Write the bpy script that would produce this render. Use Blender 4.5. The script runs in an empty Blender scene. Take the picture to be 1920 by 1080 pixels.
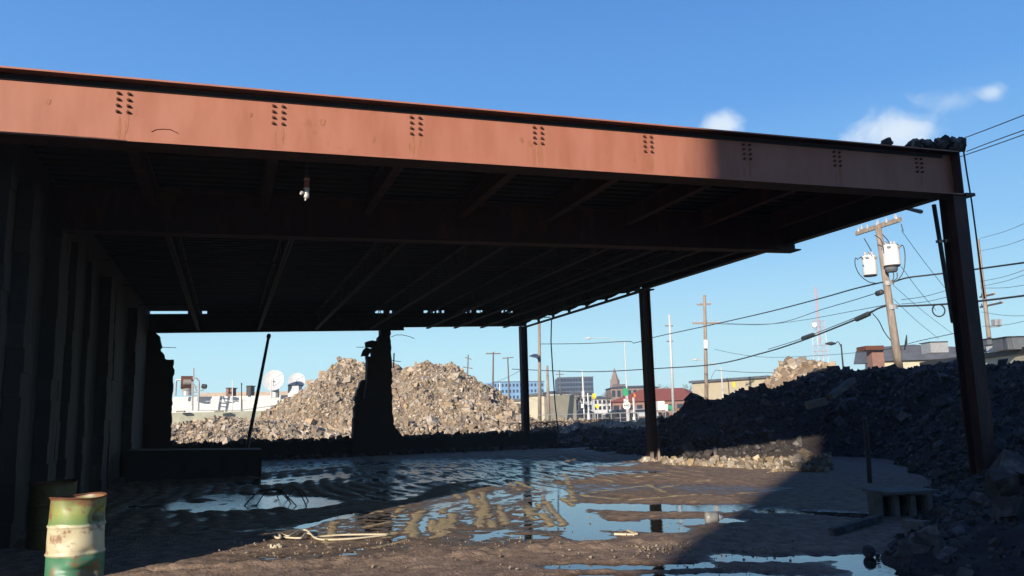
import bpy, bmesh, math, random
import numpy as np
from mathutils import Vector
random.seed(7); RNG = np.random.default_rng(7)
R = math.radians
scene = bpy.context.scene
COL = scene.collection

# ------------------------------------------------------------------ camera
CF, CP, CR, CY, CH = 1473.1, .1546, -.0258, .3477, 1.7
cfw = np.array([math.sin(CY)*math.cos(CP), math.cos(CY)*math.cos(CP), math.sin(CP)])
crt = np.array([math.cos(CY), -math.sin(CY), 0.0]); cup = np.cross(crt, cfw)
cr2 = crt*math.cos(CR)+cup*math.sin(CR); cu2 = -crt*math.sin(CR)+cup*math.cos(CR)
CC = np.array([0, 0, CH])
def ray(x, y): return cfw+cr2*(x-960)/CF-cu2*(y-540)/CF
def G(x, y, z=0.0):
    d = ray(x, y); return CC+d*(z-CH)/d[2]
def onY(x, y, Y): d = ray(x, y); return CC+d*Y/d[1]
def onX(x, y, X): d = ray(x, y); return CC+d*X/d[0]
def D(x, y, dep): return CC+ray(x, y)*dep
def base(x, y, dep): p = D(x, y, dep); return np.array([p[0], p[1], 0.0])
cam = bpy.data.cameras.new('camera'); co = bpy.data.objects.new('camera', cam); COL.objects.link(co)
from mathutils import Matrix
m = Matrix((( cr2[0], cu2[0], -cfw[0], 0), (cr2[1], cu2[1], -cfw[1], 0), (cr2[2], cu2[2], -cfw[2], CH), (0, 0, 0, 1)))
co.matrix_world = m
cam.sensor_width = 36; cam.lens = 36*CF/1920; cam.clip_end = 6000; cam.clip_start = .05
scene.camera = co

# ------------------------------------------------------------------ helpers
def tag(o, label=None, cat=None, group=None, kind=None):
    if label: o['label'] = label
    if cat: o['category'] = cat
    if group: o['group'] = group
    if kind: o['kind'] = kind
    return o
class MB:
    def __init__(s): s.v = []; s.f = []; s.sm = False
    def add(s, V, F):
        n = len(s.v); s.v += [tuple(float(c) for c in p) for p in V]; s.f += [tuple(n+i for i in f) for f in F]; return s
    def box(s, a, b):
        (x0, y0, z0), (x1, y1, z1) = a, b
        return s.add([(x0,y0,z0),(x1,y0,z0),(x1,y1,z0),(x0,y1,z0),(x0,y0,z1),(x1,y0,z1),(x1,y1,z1),(x0,y1,z1)],
              [(0,3,2,1),(4,5,6,7),(0,1,5,4),(1,2,6,5),(2,3,7,6),(3,0,4,7)])
    def bar(s, a, b, w, h, up=(0,0,1), off=(0,0)):
        a = np.array(a, float); b = np.array(b, float); d = b-a; d /= np.linalg.norm(d)
        u = np.array(up, float); r = np.cross(d, u)
        if np.linalg.norm(r) < 1e-4: r = np.cross(d, (1,0,0))
        r /= np.linalg.norm(r); u = np.cross(r, d)
        V = []
        for p in (a, b):
            for i, j in ((-1,-1),(1,-1),(1,1),(-1,1)): V.append(p+r*(i*w/2+off[0])+u*(j*h/2+off[1]))
        return s.add(V, [(3,2,1,0),(4,5,6,7),(0,1,5,4),(1,2,6,5),(2,3,7,6),(3,0,4,7)])
    def tube(s, pts, rad, n=8, cap=True):
        pts = [np.array(p, float) for p in pts]; k = len(pts)
        if not hasattr(rad, '__len__'): rad = [rad]*k
        V = []; F = []; pr = None
        for i, p in enumerate(pts):
            d = pts[min(i+1, k-1)]-pts[max(i-1, 0)]; d /= (np.linalg.norm(d)+1e-9)
            if pr is None:
                a = np.array([0,0,1.]) if abs(d[2]) < .9 else np.array([1.,0,0]); r = np.cross(d, a)
            else: r = pr-d*(pr@d)
            r /= (np.linalg.norm(r)+1e-9); pr = r; u = np.cross(r, d)
            for j in range(n):
                t = 2*math.pi*j/n; V.append(p+(r*math.cos(t)+u*math.sin(t))*rad[i])
        for i in range(k-1):
            for j in range(n): F.append((i*n+j, (i+1)*n+j, (i+1)*n+(j+1)%n, i*n+(j+1)%n))
        if cap: F.append(tuple(range(n))); F.append(tuple((k-1)*n+j for j in reversed(range(n))))
        return s.add(V, F)
    def lathe(s, c, prof, n=24, cap=True):
        c = np.array(c, float); V = []; F = []
        for r, z in prof:
            for j in range(n):
                t = 2*math.pi*j/n; V.append((c[0]+r*math.cos(t), c[1]+r*math.sin(t), c[2]+z))
        k = len(prof)
        for i in range(k-1):
            for j in range(n): F.append((i*n+j, i*n+(j+1)%n, (i+1)*n+(j+1)%n, (i+1)*n+j))
        if cap: F.append(tuple(reversed(range(n)))); F.append(tuple((k-1)*n+j for j in range(n)))
        return s.add(V, F)
    def prism(s, poly, vec):      # polygon points (3d) extruded by vec
        n = len(poly); P = [np.array(p, float) for p in poly]; v = np.array(vec, float)
        F = [tuple(range(n)), tuple(reversed(range(n, 2*n)))]+[(i, n+i, n+(i+1)%n, (i+1)%n) for i in range(n)]
        return s.add(P+[p+v for p in P], F)
    def chunk(s, c, size, flat=1.0):
        c = np.array(c, float)
        q = np.array([(x,y,z) for z in (-1,1) for y in (-1,1) for x in (-1,1)], float)
        q = q*RNG.uniform(.45, 1.0, (8, 3))*np.array(size)*np.array([1,1,flat])*.5*1.25
        q = q@rotm(RNG).T+c
        return s.add(q, [(0,2,3,1),(4,5,7,6),(0,1,5,4),(1,3,7,5),(3,2,6,7),(2,0,4,6)])
    def build(s, name, mat, parent=None, smooth=False, origin=None):
        me = bpy.data.meshes.new(name)
        o3 = np.array(parent['_b'] if parent is not None else (origin if origin is not None else (0,0,0)), float)
        V = [(p[0]-o3[0], p[1]-o3[1], p[2]-o3[2]) for p in s.v]
        me.from_pydata(V, [], s.f); me.update()
        if smooth:
            me.polygons.foreach_set('use_smooth', [True]*len(me.polygons))
        bm = bmesh.new(); bm.from_mesh(me); bmesh.ops.recalc_face_normals(bm, faces=bm.faces); bm.to_mesh(me); bm.free()
        me.materials.append(mat)
        o = bpy.data.objects.new(name, me); COL.objects.link(o)
        if parent is not None: o.parent = parent; o['_b'] = list(parent['_b'])
        else: o.location = o3; o['_b'] = list(o3)
        return o
def rotm(rng):
    q = rng.normal(size=4); q /= np.linalg.norm(q); a, b, c, d = q
    return np.array([[a*a+b*b-c*c-d*d, 2*(b*c-a*d), 2*(b*d+a*c)], [2*(b*c+a*d), a*a-b*b+c*c-d*d, 2*(c*d-a*b)], [2*(b*d-a*c), 2*(c*d+a*b), a*a-b*b-c*c+d*d]])
def thing(name, label, cat, b, group=None, kind=None):
    o = bpy.data.objects.new(name, None); COL.objects.link(o); o.empty_display_size = .3
    o.location = [float(c) for c in b]; o['_b'] = [float(c) for c in b]
    return tag(o, label, cat, group, kind)
def copy_part(src, delta, parent):
    c = src.copy(); COL.objects.link(c); c.parent = parent; c.location = Vector(src.location)+Vector([float(x) for x in delta]); return c

# noise in numpy
def vnoise(x, y, seed=0):
    xi = np.floor(x).astype(np.int64); yi = np.floor(y).astype(np.int64); xf = x-xi; yf = y-yi
    def h(a, b):
        n = (a*374761393+b*668265263+seed*144269504088 % 2147483647) & 0x7fffffff
        n = ((n ^ (n >> 13))*1274126177) & 0x7fffffff
        return ((n ^ (n >> 16)) & 0xffff)/65535.0
    u = xf*xf*(3-2*xf); v = yf*yf*(3-2*yf)
    return (h(xi, yi)*(1-u)+h(xi+1, yi)*u)*(1-v)+(h(xi, yi+1)*(1-u)+h(xi+1, yi+1)*u)*v
def fbm(x, y, o=4, seed=0):
    s = 0; a = .5; t = 0
    for i in range(o): s = s+a*vnoise(x*2**i+17.3*i, y*2**i-9.1*i, seed+i); t += a; a *= .5
    return s/t*2-1
def sstep(a, b, x): t = np.clip((x-a)/(b-a), 0, 1); return t*t*(3-2*t)

# ------------------------------------------------------------------ materials
def newmat(name):
    m = bpy.data.materials.new(name); m.use_nodes = True; nt = m.node_tree
    return m, nt, nt.nodes['Principled BSDF']
def N(nt, t, **k):
    n = nt.nodes.new(t)
    for a, b in k.items():
        if a in n.inputs.keys() if hasattr(n.inputs, 'keys') else False: n.inputs[a].default_value = b
        else: setattr(n, a, b)
    return n
def ramp(nt, stops, fac):
    r = nt.nodes.new('ShaderNodeValToRGB'); el = r.color_ramp.elements
    while len(el) < len(stops): el.new(.5)
    for e, (p, c) in zip(el, stops): e.position = p; e.color = (*c, 1) if len(c) == 3 else c
    nt.links.new(fac, r.inputs[0]); return r.outputs[0]
def mat(name, c1, c2=None, scale=3.0, rough=.8, metal=0, bump=.3, bscale=None, stretch=(1,1,1), island=0, detail=6, c3=None, spec=.5, lo=.35, hi=.65):
    m, nt, p = newmat(name); L = nt.links
    tc = nt.nodes.new('ShaderNodeTexCoord'); geo = nt.nodes.new('ShaderNodeNewGeometry')
    mp = nt.nodes.new('ShaderNodeMapping'); mp.inputs['Scale'].default_value = stretch
    L.new(geo.outputs['Position'], mp.inputs[0])
    nz = nt.nodes.new('ShaderNodeTexNoise'); nz.inputs['Scale'].default_value = scale; nz.inputs['Detail'].default_value = detail; nz.inputs['Roughness'].default_value = .65
    L.new(mp.outputs[0], nz.inputs[0])
    c2 = c2 or tuple(x*.8 for x in c1)
    st = [(lo, c1), (hi, c2)]
    if c3: st = [(lo, c1), ((lo+hi)/2, c2), (hi, c3)]
    col = ramp(nt, st, nz.outputs[0])
    if island:
        mx = nt.nodes.new('ShaderNodeHueSaturation'); mr = nt.nodes.new('ShaderNodeMapRange')
        mr.inputs['To Min'].default_value = 1-island; mr.inputs['To Max'].default_value = 1+island
        L.new(geo.outputs['Random Per Island'], mr.inputs[0]); L.new(mr.outputs[0], mx.inputs['Value']); L.new(col, mx.inputs['Color'])
        wn = nt.nodes.new('ShaderNodeTexWhiteNoise'); wn.noise_dimensions = '1D'; L.new(geo.outputs['Random Per Island'], wn.inputs['W'])
        mr2 = nt.nodes.new('ShaderNodeMapRange'); mr2.inputs['To Min'].default_value = .6; mr2.inputs['To Max'].default_value = 1.25
        L.new(wn.outputs['Value'], mr2.inputs[0]); L.new(mr2.outputs[0], mx.inputs['Saturation']); col = mx.outputs[0]
    L.new(col, p.inputs['Base Color'])
    p.inputs['Roughness'].default_value = rough; p.inputs['Metallic'].default_value = metal
    p.inputs['Specular IOR Level'].default_value = spec
    if bump:
        n2 = nt.nodes.new('ShaderNodeTexNoise'); n2.inputs['Scale'].default_value = bscale or scale*4; n2.inputs['Detail'].default_value = 5
        L.new(mp.outputs[0], n2.inputs[0])
        b = nt.nodes.new('ShaderNodeBump'); b.inputs['Strength'].default_value = bump; b.inputs['Distance'].default_value = .03
        L.new(n2.outputs[0], b.inputs['Height']); L.new(b.outputs[0], p.inputs['Normal'])
    return m

M = {}
# red oxide paint with rust streaks and dirt near the bottom flange
def red_oxide():
    m, nt, p = newmat('red_oxide_paint'); L = nt.links
    geo = nt.nodes.new('ShaderNodeNewGeometry')
    mp = nt.nodes.new('ShaderNodeMapping'); mp.inputs['Scale'].default_value = (1.6, 1.6, .35); L.new(geo.outputs['Position'], mp.inputs[0])
    n1 = nt.nodes.new('ShaderNodeTexNoise'); n1.inputs['Scale'].default_value = 2.2; n1.inputs['Detail'].default_value = 8; n1.inputs['Roughness'].default_value = .6; L.new(mp.outputs[0], n1.inputs[0])
    c = ramp(nt, [(.22, (.29,.10,.055)), (.5, (.36,.135,.085)), (.78, (.40,.165,.115))], n1.outputs[0])
    n2 = nt.nodes.new('ShaderNodeTexNoise'); n2.inputs['Scale'].default_value = 1.7; n2.inputs['Detail'].default_value = 10; n2.inputs['Roughness'].default_value = .75; L.new(geo.outputs['Position'], n2.inputs[0])
    f = ramp(nt, [(.60, (0,0,0)), (.72, (.55,.55,.55))], n2.outputs[0])
    mx = nt.nodes.new('ShaderNodeMix'); mx.data_type = 'RGBA'; L.new(f, mx.inputs[0]); L.new(c, mx.inputs[6]); mx.inputs[7].default_value = (.22,.065,.03,1)
    L.new(mx.outputs[2], p.inputs['Base Color']); p.inputs['Roughness'].default_value = .62
    b = nt.nodes.new('ShaderNodeBump'); b.inputs['Strength'].default_value = .15; b.inputs['Distance'].default_value = .01; L.new(n2.outputs[0], b.inputs['Height']); L.new(b.outputs[0], p.inputs['Normal'])
    return m
M['red'] = red_oxide()
M['redshade'] = mat('shade_darkened_red_steel', (.062,.019,.014), (.034,.014,.012), 2.5, .75, stretch=(1,1,.3), c3=(.085,.028,.018))  # the red oxide paint again, darkened to carry the shade under the roof
M['rust'] = mat('rust', (.16,.05,.02), (.07,.025,.015), 14, .85)
M['ruststain'] = mat('rust_stain', (.30,.115,.045), (.34,.13,.075), 3, .7, stretch=(4,4,.6))
M['rust2'] = mat('rusty_dirt', (.20,.095,.05), (.14,.06,.035), 10, .9)
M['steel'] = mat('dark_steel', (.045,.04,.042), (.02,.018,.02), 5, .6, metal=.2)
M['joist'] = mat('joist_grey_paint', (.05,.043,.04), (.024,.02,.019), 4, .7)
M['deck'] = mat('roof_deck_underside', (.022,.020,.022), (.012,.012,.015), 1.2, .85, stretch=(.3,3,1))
M['decktop'] = mat('roof_edge_dirt', (.32,.24,.19), (.20,.14,.10), 12, .9)
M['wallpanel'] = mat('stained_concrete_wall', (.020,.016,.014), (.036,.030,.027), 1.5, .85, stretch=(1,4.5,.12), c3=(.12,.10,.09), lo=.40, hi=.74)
M['conc'] = mat('concrete', (.30,.28,.25), (.20,.185,.165), 3, .9, c3=(.36,.34,.30))
M['darkconc'] = mat('shade_dark_concrete', (.024,.022,.023), (.014,.013,.014), 3, .85)  # concrete colour darkened to stand in for the roof's shade
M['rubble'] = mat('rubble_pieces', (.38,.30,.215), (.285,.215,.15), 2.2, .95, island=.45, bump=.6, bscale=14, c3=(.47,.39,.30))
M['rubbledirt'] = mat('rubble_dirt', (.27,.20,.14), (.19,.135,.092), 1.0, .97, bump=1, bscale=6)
M['drubble'] = mat('shade_dark_rubble_pieces', (.085,.072,.066), (.04,.033,.032), 3, .9, island=.6, bump=.5, bscale=14, c3=(.14,.12,.11))  # rubble colour darkened to hold the heap's shade
M['drubbledirt'] = mat('shade_dark_rubble_dirt', (.045,.035,.031), (.026,.02,.018), 1.5, .95, bump=1, bscale=7)  # heap dirt, its colour darkened for shade as well
M['jug'] = mat('dirty_plastic', (.36,.35,.32), (.24,.22,.19), 9, .4, bump=0)
M['edging'] = mat('muddy_rubble_pieces', (.33,.26,.18), (.20,.15,.10), 5, .95, island=.5, bump=.5, bscale=14, c3=(.38,.32,.24))
M['farbrick'] = mat('haze_greyed_brick', (.25,.18,.15), (.20,.15,.13), 2, .9, bump=0)  # brick colour greyed to imitate distance haze
M['dimconc'] = mat('dirty_concrete', (.14,.13,.125), (.08,.075,.07), 5, .9)
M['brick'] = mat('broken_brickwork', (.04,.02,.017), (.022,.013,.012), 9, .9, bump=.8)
M['wood'] = mat('weathered_pole_wood', (.33,.27,.22), (.20,.15,.12), 3, .85, stretch=(3,3,.25))
M['wooddark'] = mat('dark_pole_wood', (.16,.13,.11), (.10,.08,.07), 3, .85, stretch=(3,3,.25))
M['galv'] = mat('galvanised_metal', (.42,.42,.42), (.32,.32,.33), 6, .5, metal=.3)
M['white'] = mat('white_paint', (.72,.72,.70), (.60,.59,.56), 2, .6, bump=.05)
M['palegrey'] = mat('pale_grey_paint', (.55,.55,.55), (.45,.45,.46), 2, .6, bump=.05)
M['black'] = mat('black_rubber', (.015,.015,.017), (.02,.02,.02), 8, .6)
M['cable'] = mat('cable_sheath', (.035,.04,.045), (.05,.05,.055), 8, .6, bump=0)
M['insul'] = mat('porcelain', (.55,.53,.52), (.4,.38,.38), 8, .35, bump=0)
M['cream'] = mat('cream_stucco', (.50,.42,.29), (.43,.36,.25), 1.2, .9, bump=.1)
M['beige'] = mat('beige_block_wall', (.50,.45,.34), (.42,.38,.29), .9, .9, bump=.15)
M['greyroof'] = mat('grey_roofing', (.12,.13,.145), (.08,.085,.1), 1, .8)
M['redroof'] = mat('red_roof_tiles', (.34,.09,.06), (.26,.07,.05), 1.5, .85, stretch=(1,1,6))
M['brickred'] = mat('red_brick', (.26,.14,.11), (.20,.11,.09), 2, .9, bump=.1)
M['glass'] = mat('window_glass', (.03,.04,.06), (.02,.03,.05), 1, .12, bump=0)
M['bluebld'] = mat('haze_blue_wall', (.22,.40,.62), (.17,.33,.55), .1, .6, bump=0)  # blue of the distant haze mixed into the wall colour
M['darkbld'] = mat('dark_curtain_wall', (.055,.08,.13), (.045,.065,.11), .1, .5, bump=0)
M['grass'] = mat('verge_grass', (.09,.11,.035), (.17,.15,.06), .8, .95, bump=.5, c3=(.12,.13,.05))
M['asphalt'] = mat('asphalt', (.06,.06,.065), (.045,.045,.05), 2, .9)
M['bark'] = mat('bare_branches', (.17,.13,.11), (.12,.09,.08), 3, .9, bump=0)
M['conifer'] = mat('conifer_needles', (.10,.07,.05), (.06,.06,.035), 1, .9, bump=0)
M['pink'] = mat('haze_paled_tower_red', (.55,.28,.26), (.5,.24,.22), 1, .6, bump=0)  # red paint paled to pink to imitate haze
M['yellow'] = mat('yellow_sign_paint', (.75,.55,.03), (.7,.5,.03), 2, .5, bump=0)
M['green'] = mat('green_sign_paint', (.02,.30,.13), (.02,.26,.12), 2, .5, bump=0)
M['orange'] = mat('orange_sign_paint', (.75,.20,.04), (.7,.18,.04), 2, .5, bump=0)
M['rope'] = mat('pale_rope', (.60,.52,.38), (.48,.40,.28), 30, .9)
M['car'] = mat('dark_car_paint', (.03,.035,.045), (.03,.03,.04), 2, .25, bump=0)
M['carw'] = mat('silver_car_paint', (.45,.46,.48), (.42,.43,.45), 2, .3, bump=0)
M['bushm'] = mat('dry_twigs', (.15,.10,.07), (.09,.06,.04), 5, .9, bump=0)

def mud():
    m, nt, p = newmat('wet_mud'); L = nt.links
    geo = nt.nodes.new('ShaderNodeNewGeometry'); sx = nt.nodes.new('ShaderNodeSeparateXYZ'); L.new(geo.outputs['Position'], sx.inputs[0])
    n1 = nt.nodes.new('ShaderNodeTexNoise'); n1.inputs['Scale'].default_value = 6; n1.inputs['Detail'].default_value = 9; n1.inputs['Roughness'].default_value = .7; L.new(geo.outputs['Position'], n1.inputs[0])
    c = ramp(nt, [(.3, (.095,.064,.046)), (.5, (.18,.125,.09)), (.72, (.27,.195,.14))], n1.outputs[0])
    at = nt.nodes.new('ShaderNodeAttribute'); at.attribute_name = 'dry'
    # dry silt tops are a paler mud
    n3 = nt.nodes.new('ShaderNodeTexNoise'); n3.inputs['Scale'].default_value = 22; n3.inputs['Detail'].default_value = 5; L.new(geo.outputs['Position'], n3.inputs[0])
    ad = nt.nodes.new('ShaderNodeMath'); ad.operation = 'MULTIPLY_ADD'; L.new(n3.outputs[0], ad.inputs[0]); ad.inputs[1].default_value = .8; L.new(at.outputs['Fac'], ad.inputs[2])
    dr = nt.nodes.new('ShaderNodeMapRange'); dr.inputs['From Min'].default_value = .74; dr.inputs['From Max'].default_value = .92; L.new(ad.outputs[0], dr.inputs[0])
    mx = nt.nodes.new('ShaderNodeMix'); mx.data_type = 'RGBA'; L.new(dr.outputs[0], mx.inputs[0]); L.new(c, mx.inputs[6]); mx.inputs[7].default_value = (.41,.32,.185,1)
    # beyond the site the ground is drier dirt and grass
    far = nt.nodes.new('ShaderNodeMapRange'); far.inputs['From Min'].default_value = 34; far.inputs['From Max'].default_value = 40; L.new(sx.outputs[1], far.inputs[0])
    mx2 = nt.nodes.new('ShaderNodeMix'); mx2.data_type = 'RGBA'; L.new(far.outputs[0], mx2.inputs[0]); L.new(mx.outputs[2], mx2.inputs[6])
    n4 = nt.nodes.new('ShaderNodeTexNoise'); n4.inputs['Scale'].default_value = .25; n4.inputs['Detail'].default_value = 8; L.new(geo.outputs['Position'], n4.inputs[0])
    c4 = ramp(nt, [(.35, (.30,.24,.17)), (.6, (.38,.33,.24))], n4.outputs[0]); L.new(c4, mx2.inputs[7])
    dm = nt.nodes.new('ShaderNodeMapRange'); dm.inputs['From Min'].default_value = .0; dm.inputs['From Max'].default_value = .034; dm.inputs['To Min'].default_value = .62; dm.inputs['To Max'].default_value = 1.3; L.new(sx.outputs[2], dm.inputs[0])
    dv = nt.nodes.new('ShaderNodeVectorMath'); dv.operation = 'SCALE'; L.new(mx2.outputs[2], dv.inputs[0]); L.new(dm.outputs[0], dv.inputs['Scale'])
    L.new(dv.outputs[0], p.inputs['Base Color'])
    rr = nt.nodes.new('ShaderNodeMapRange'); rr.inputs['From Min'].default_value = .004; rr.inputs['From Max'].default_value = .026; rr.inputs['To Min'].default_value = .30; rr.inputs['To Max'].default_value = .88
    L.new(sx.outputs[2], rr.inputs[0]); L.new(rr.outputs[0], p.inputs['Roughness']); p.inputs['Specular IOR Level'].default_value = .28
    n2 = nt.nodes.new('ShaderNodeTexNoise'); n2.inputs['Scale'].default_value = 26; n2.inputs['Detail'].default_value = 6; L.new(geo.outputs['Position'], n2.inputs[0])
    b = nt.nodes.new('ShaderNodeBump'); b.inputs['Strength'].default_value = .7; b.inputs['Distance'].default_value = .025; L.new(n2.outputs[0], b.inputs['Height']); L.new(b.outputs[0], p.inputs['Normal'])
    return m
M['mud'] = mud()
M['clod'] = mat('mud_stones', (.16,.115,.08), (.26,.21,.15), 20, .9, island=.4, bump=0)
def water():
    m, nt, p = newmat('puddle_water'); L = nt.links
    p.inputs['Base Color'].default_value = (.035,.028,.02,1); p.inputs['IOR'].default_value = 1.5
    p.inputs['Specular IOR Level'].default_value = .8
    geo = nt.nodes.new('ShaderNodeNewGeometry'); sx = nt.nodes.new('ShaderNodeSeparateXYZ'); L.new(geo.outputs['Position'], sx.inputs[0])
    f = nt.nodes.new('ShaderNodeMath'); f.operation = 'MULTIPLY_ADD'; f.inputs[1].default_value = -.35; L.new(sx.outputs[0], f.inputs[0]); L.new(sx.outputs[1], f.inputs[2])
    def mrn(a, b):
        r = nt.nodes.new('ShaderNodeMapRange'); r.interpolation_type = 'SMOOTHSTEP'; r.inputs['From Min'].default_value = 12.2; r.inputs['From Max'].default_value = 15.5; r.inputs['To Min'].default_value = a; r.inputs['To Max'].default_value = b; L.new(f.outputs[0], r.inputs[0]); return r.outputs[0]
    # thin silt streaks break up the water under the roof; clear water nearer the camera
    def streak(rot, sc, lo, hi, seed):
        mp_ = nt.nodes.new('ShaderNodeMapping'); mp_.inputs['Rotation'].default_value = (0,0,rot); mp_.inputs['Scale'].default_value = sc; mp_.inputs['Location'].default_value = (seed,0,0); L.new(geo.outputs['Position'], mp_.inputs[0])
        nn_ = nt.nodes.new('ShaderNodeTexNoise'); nn_.inputs['Scale'].default_value = 1; nn_.inputs['Detail'].default_value = 7; nn_.inputs['Roughness'].default_value = .62; nn_.inputs['Distortion'].default_value = .5; L.new(mp_.outputs[0], nn_.inputs[0])
        r = nt.nodes.new('ShaderNodeMapRange'); r.inputs['From Min'].default_value = lo; r.inputs['From Max'].default_value = hi; L.new(nn_.outputs[0], r.inputs[0]); return r.outputs[0]
    mxm = nt.nodes.new('ShaderNodeMath'); mxm.operation = 'MAXIMUM'; L.new(streak(.9, (4.5,.9,1), .50, .56, 3), mxm.inputs[0]); L.new(streak(-.5, (5.5,1.3,1), .55, .60, 9), mxm.inputs[1])
    sl = nt.nodes.new('ShaderNodeMath'); sl.operation = 'MULTIPLY'; L.new(mxm.outputs[0], sl.inputs[0])
    rx = nt.nodes.new('ShaderNodeMapRange'); rx.inputs['From Min'].default_value = 3.2; rx.inputs['From Max'].default_value = 5.5; rx.inputs['To Min'].default_value = .12; L.new(sx.outputs[0], rx.inputs[0])
    ml = nt.nodes.new('ShaderNodeMath'); ml.operation = 'MULTIPLY'; L.new(mrn(0, 1), ml.inputs[0]); L.new(rx.outputs[0], ml.inputs[1]); L.new(ml.outputs[0], sl.inputs[1])
    def lerp(a, b, fac):
        r = nt.nodes.new('ShaderNodeMapRange'); r.inputs['To Min'].default_value = a; r.inputs['To Max'].default_value = b; L.new(fac, r.inputs[0]); return r.outputs[0]
    ra = nt.nodes.new('ShaderNodeMath'); ra.operation = 'MAXIMUM'; L.new(mrn(.03, .13), ra.inputs[0]); L.new(lerp(0, .75, sl.outputs[0]), ra.inputs[1]); L.new(ra.outputs[0], p.inputs['Roughness'])
    L.new(lerp(.8, .15, sl.outputs[0]), p.inputs['Specular IOR Level'])
    cm = nt.nodes.new('ShaderNodeMix'); cm.data_type = 'RGBA'; L.new(sl.outputs[0], cm.inputs[0]); cm.inputs[6].default_value = (.035,.028,.02,1); cm.inputs[7].default_value = (.10,.07,.05,1); L.new(cm.outputs[2], p.inputs['Base Color'])
    mp = nt.nodes.new('ShaderNodeMapping'); mp.inputs['Rotation'].default_value = (0,0,.3); mp.inputs['Scale'].default_value = (1,1.6,1); L.new(geo.outputs['Position'], mp.inputs[0])
    n2 = nt.nodes.new('ShaderNodeTexNoise'); n2.inputs['Scale'].default_value = 7; n2.inputs['Detail'].default_value = 4; L.new(mp.outputs[0], n2.inputs[0])
    b = nt.nodes.new('ShaderNodeBump'); L.new(mrn(.08, .32), b.inputs['Strength']); b.inputs['Distance'].default_value = .016; L.new(n2.outputs[0], b.inputs['Height']); L.new(b.outputs[0], p.inputs['Normal'])
    return m
M['water'] = water()

# ------------------------------------------------------------------ ground
def caps(px, w, dep, world=False):
    a, b = px
    A = G(*a)[:2]; B = G(*b)[:2]
    return (A, B, w, dep)
PUD = [  # puddles: endpoints on the ground seen from the photo, half width in metres, strength
 caps(((1080,950),(1330,952)), .55, 1), caps(((1050,985),(1240,992)), .55, 1), caps(((1040,925),(1075,975)), .35, .9), caps(((1240,980),(1345,977)), .42, 1),
 caps(((1010,905),(1060,950)), .3, .7), caps(((1080,1000),(1110,1012)), .3, .8), caps(((930,1000),(990,1010)), .30, .8), caps(((1450,958),(1625,966)), .38, .9),
 caps(((1030,1062),(1300,1060)), .24, 1), caps(((1060,1090),(1290,1085)), .3, .9), caps(((1380,1050),(1690,1050)), .25, 1), caps(((1350,1085),(1660,1085)), .3, 1), caps(((1600,1060),(1690,1090)), .35, 1),
 caps(((320,1072),(392,1068)), .10, .9), caps(((310,948),(420,945)), .55, 1), caps(((400,950),(560,945)), .8, 1), caps(((430,932),(560,938)), .5, 1),
 caps(((560,990),(690,962)), .2, .9), caps(((430,1000),(560,988)), .14, .5),
 caps(((500,880),(640,872)), 1.2, .78), caps(((760,885),(860,880)), 1.2, .85), caps(((860,895),(1000,880)), 1.4, .92), caps(((900,865),(1150,872)), .9, .85), caps(((480,905),(620,893)), .9, .8),
 caps(((960,905),(1055,890)), 1.0, .9), caps(((1060,890),(1200,886)), .6, .8), caps(((740,975),(790,985)), .3, .6), caps(((780,960),(800,1000)), .25, .6), caps(((850,1000),(950,1040)), .15, .3),
 caps(((700,985),(1010,930)), 1.5, .56), caps(((900,1010),(1060,960)), .8, .56), caps(((1060,915),(1400,920)), 1.0, .40), caps(((480,1050),(700,1035)), .35, .42), caps(((781,965),(776,1000)), .13, .85), caps(((768,1005),(752,1030)), .10, .8), caps(((831,945),(828,985)), .13, .8), caps(((640,985),(620,1000)), .25, .6), caps(((905,1012),(950,998)), .22, .8),
 caps(((1005,940),(1035,975)), .16, .9), caps(((985,960),(1010,990)), .12, .85), caps(((1030,905),(1050,925)), .2, .85), caps(((600,1068),(700,1050)), .14, .6), caps(((860,950),(872,985)), .10, .7), caps(((700,985),(690,1005)), .14, .6), caps(((955,975),(968,1000)), .1, .7),
 caps(((760,868),(900,875)), 1.3, .9), caps(((880,880),(1040,884)), 1.3, .92), caps(((1000,868),(1120,872)), 1.0, .7), caps(((560,868),(700,868)), .9, .6), caps(((640,1040),(760,1020)), .22, .5), caps(((520,1070),(640,1055)), .12, .4), caps(((720,935),(780,905)), .5, .6), caps(((820,905),(700,900)), .7, .6)]
def stripes():
    L = [((825,1008),(832,955)), ((848,965),(842,1000)), ((815,1000),(808,978)), ((905,925),(912,970)), ((925,990),(905,935)), ((948,985),(935,950)), ((890,945),(880,925)),
     ((1000,975),(985,950)), ((1018,985),(1000,955)), ((1035,990),(1005,942)), ((1056,985),(1020,935)), ((1075,948),(1045,930)), ((1075,940),(1060,890)), ((975,920),(940,895)), ((1005,920),(960,900)),
     ((780,1010),(775,965)), ((760,1000),(790,960)), ((870,905),(905,960)), ((865,920),(870,925)), ((615,1030),(625,980)), ((690,965),(715,960)), ((740,970),(755,950)), ((735,1000),(725,1010)),
     ((700,1030),(760,1015)), ((1310,905),(1240,915)), ((1110,925),(1210,912)), ((1090,930),(1160,938)), ((1180,940),(1240,935)), ((1215,937),(1300,930)), ((1320,930),(1420,925)), ((1250,893),(1180,897)), ((1215,910),(1245,925)),
     ((1130,900),(1155,908)), ((1300,905),(1340,903)), ((900,960),(898,990)), ((790,1020),(840,1000)), ((850,920),(860,935)), ((680,990),(730,980))]
    return [(G(*a)[:2], G(*b)[:2]) for a, b in L]
def segdist(X, Y, A, B):
    d = B-A; t = np.clip(((X-A[0])*d[0]+(Y-A[1])*d[1])/(d@d+1e-9), 0, 1)
    return np.hypot(X-A[0]-t*d[0], Y-A[1]-t*d[1])
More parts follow.
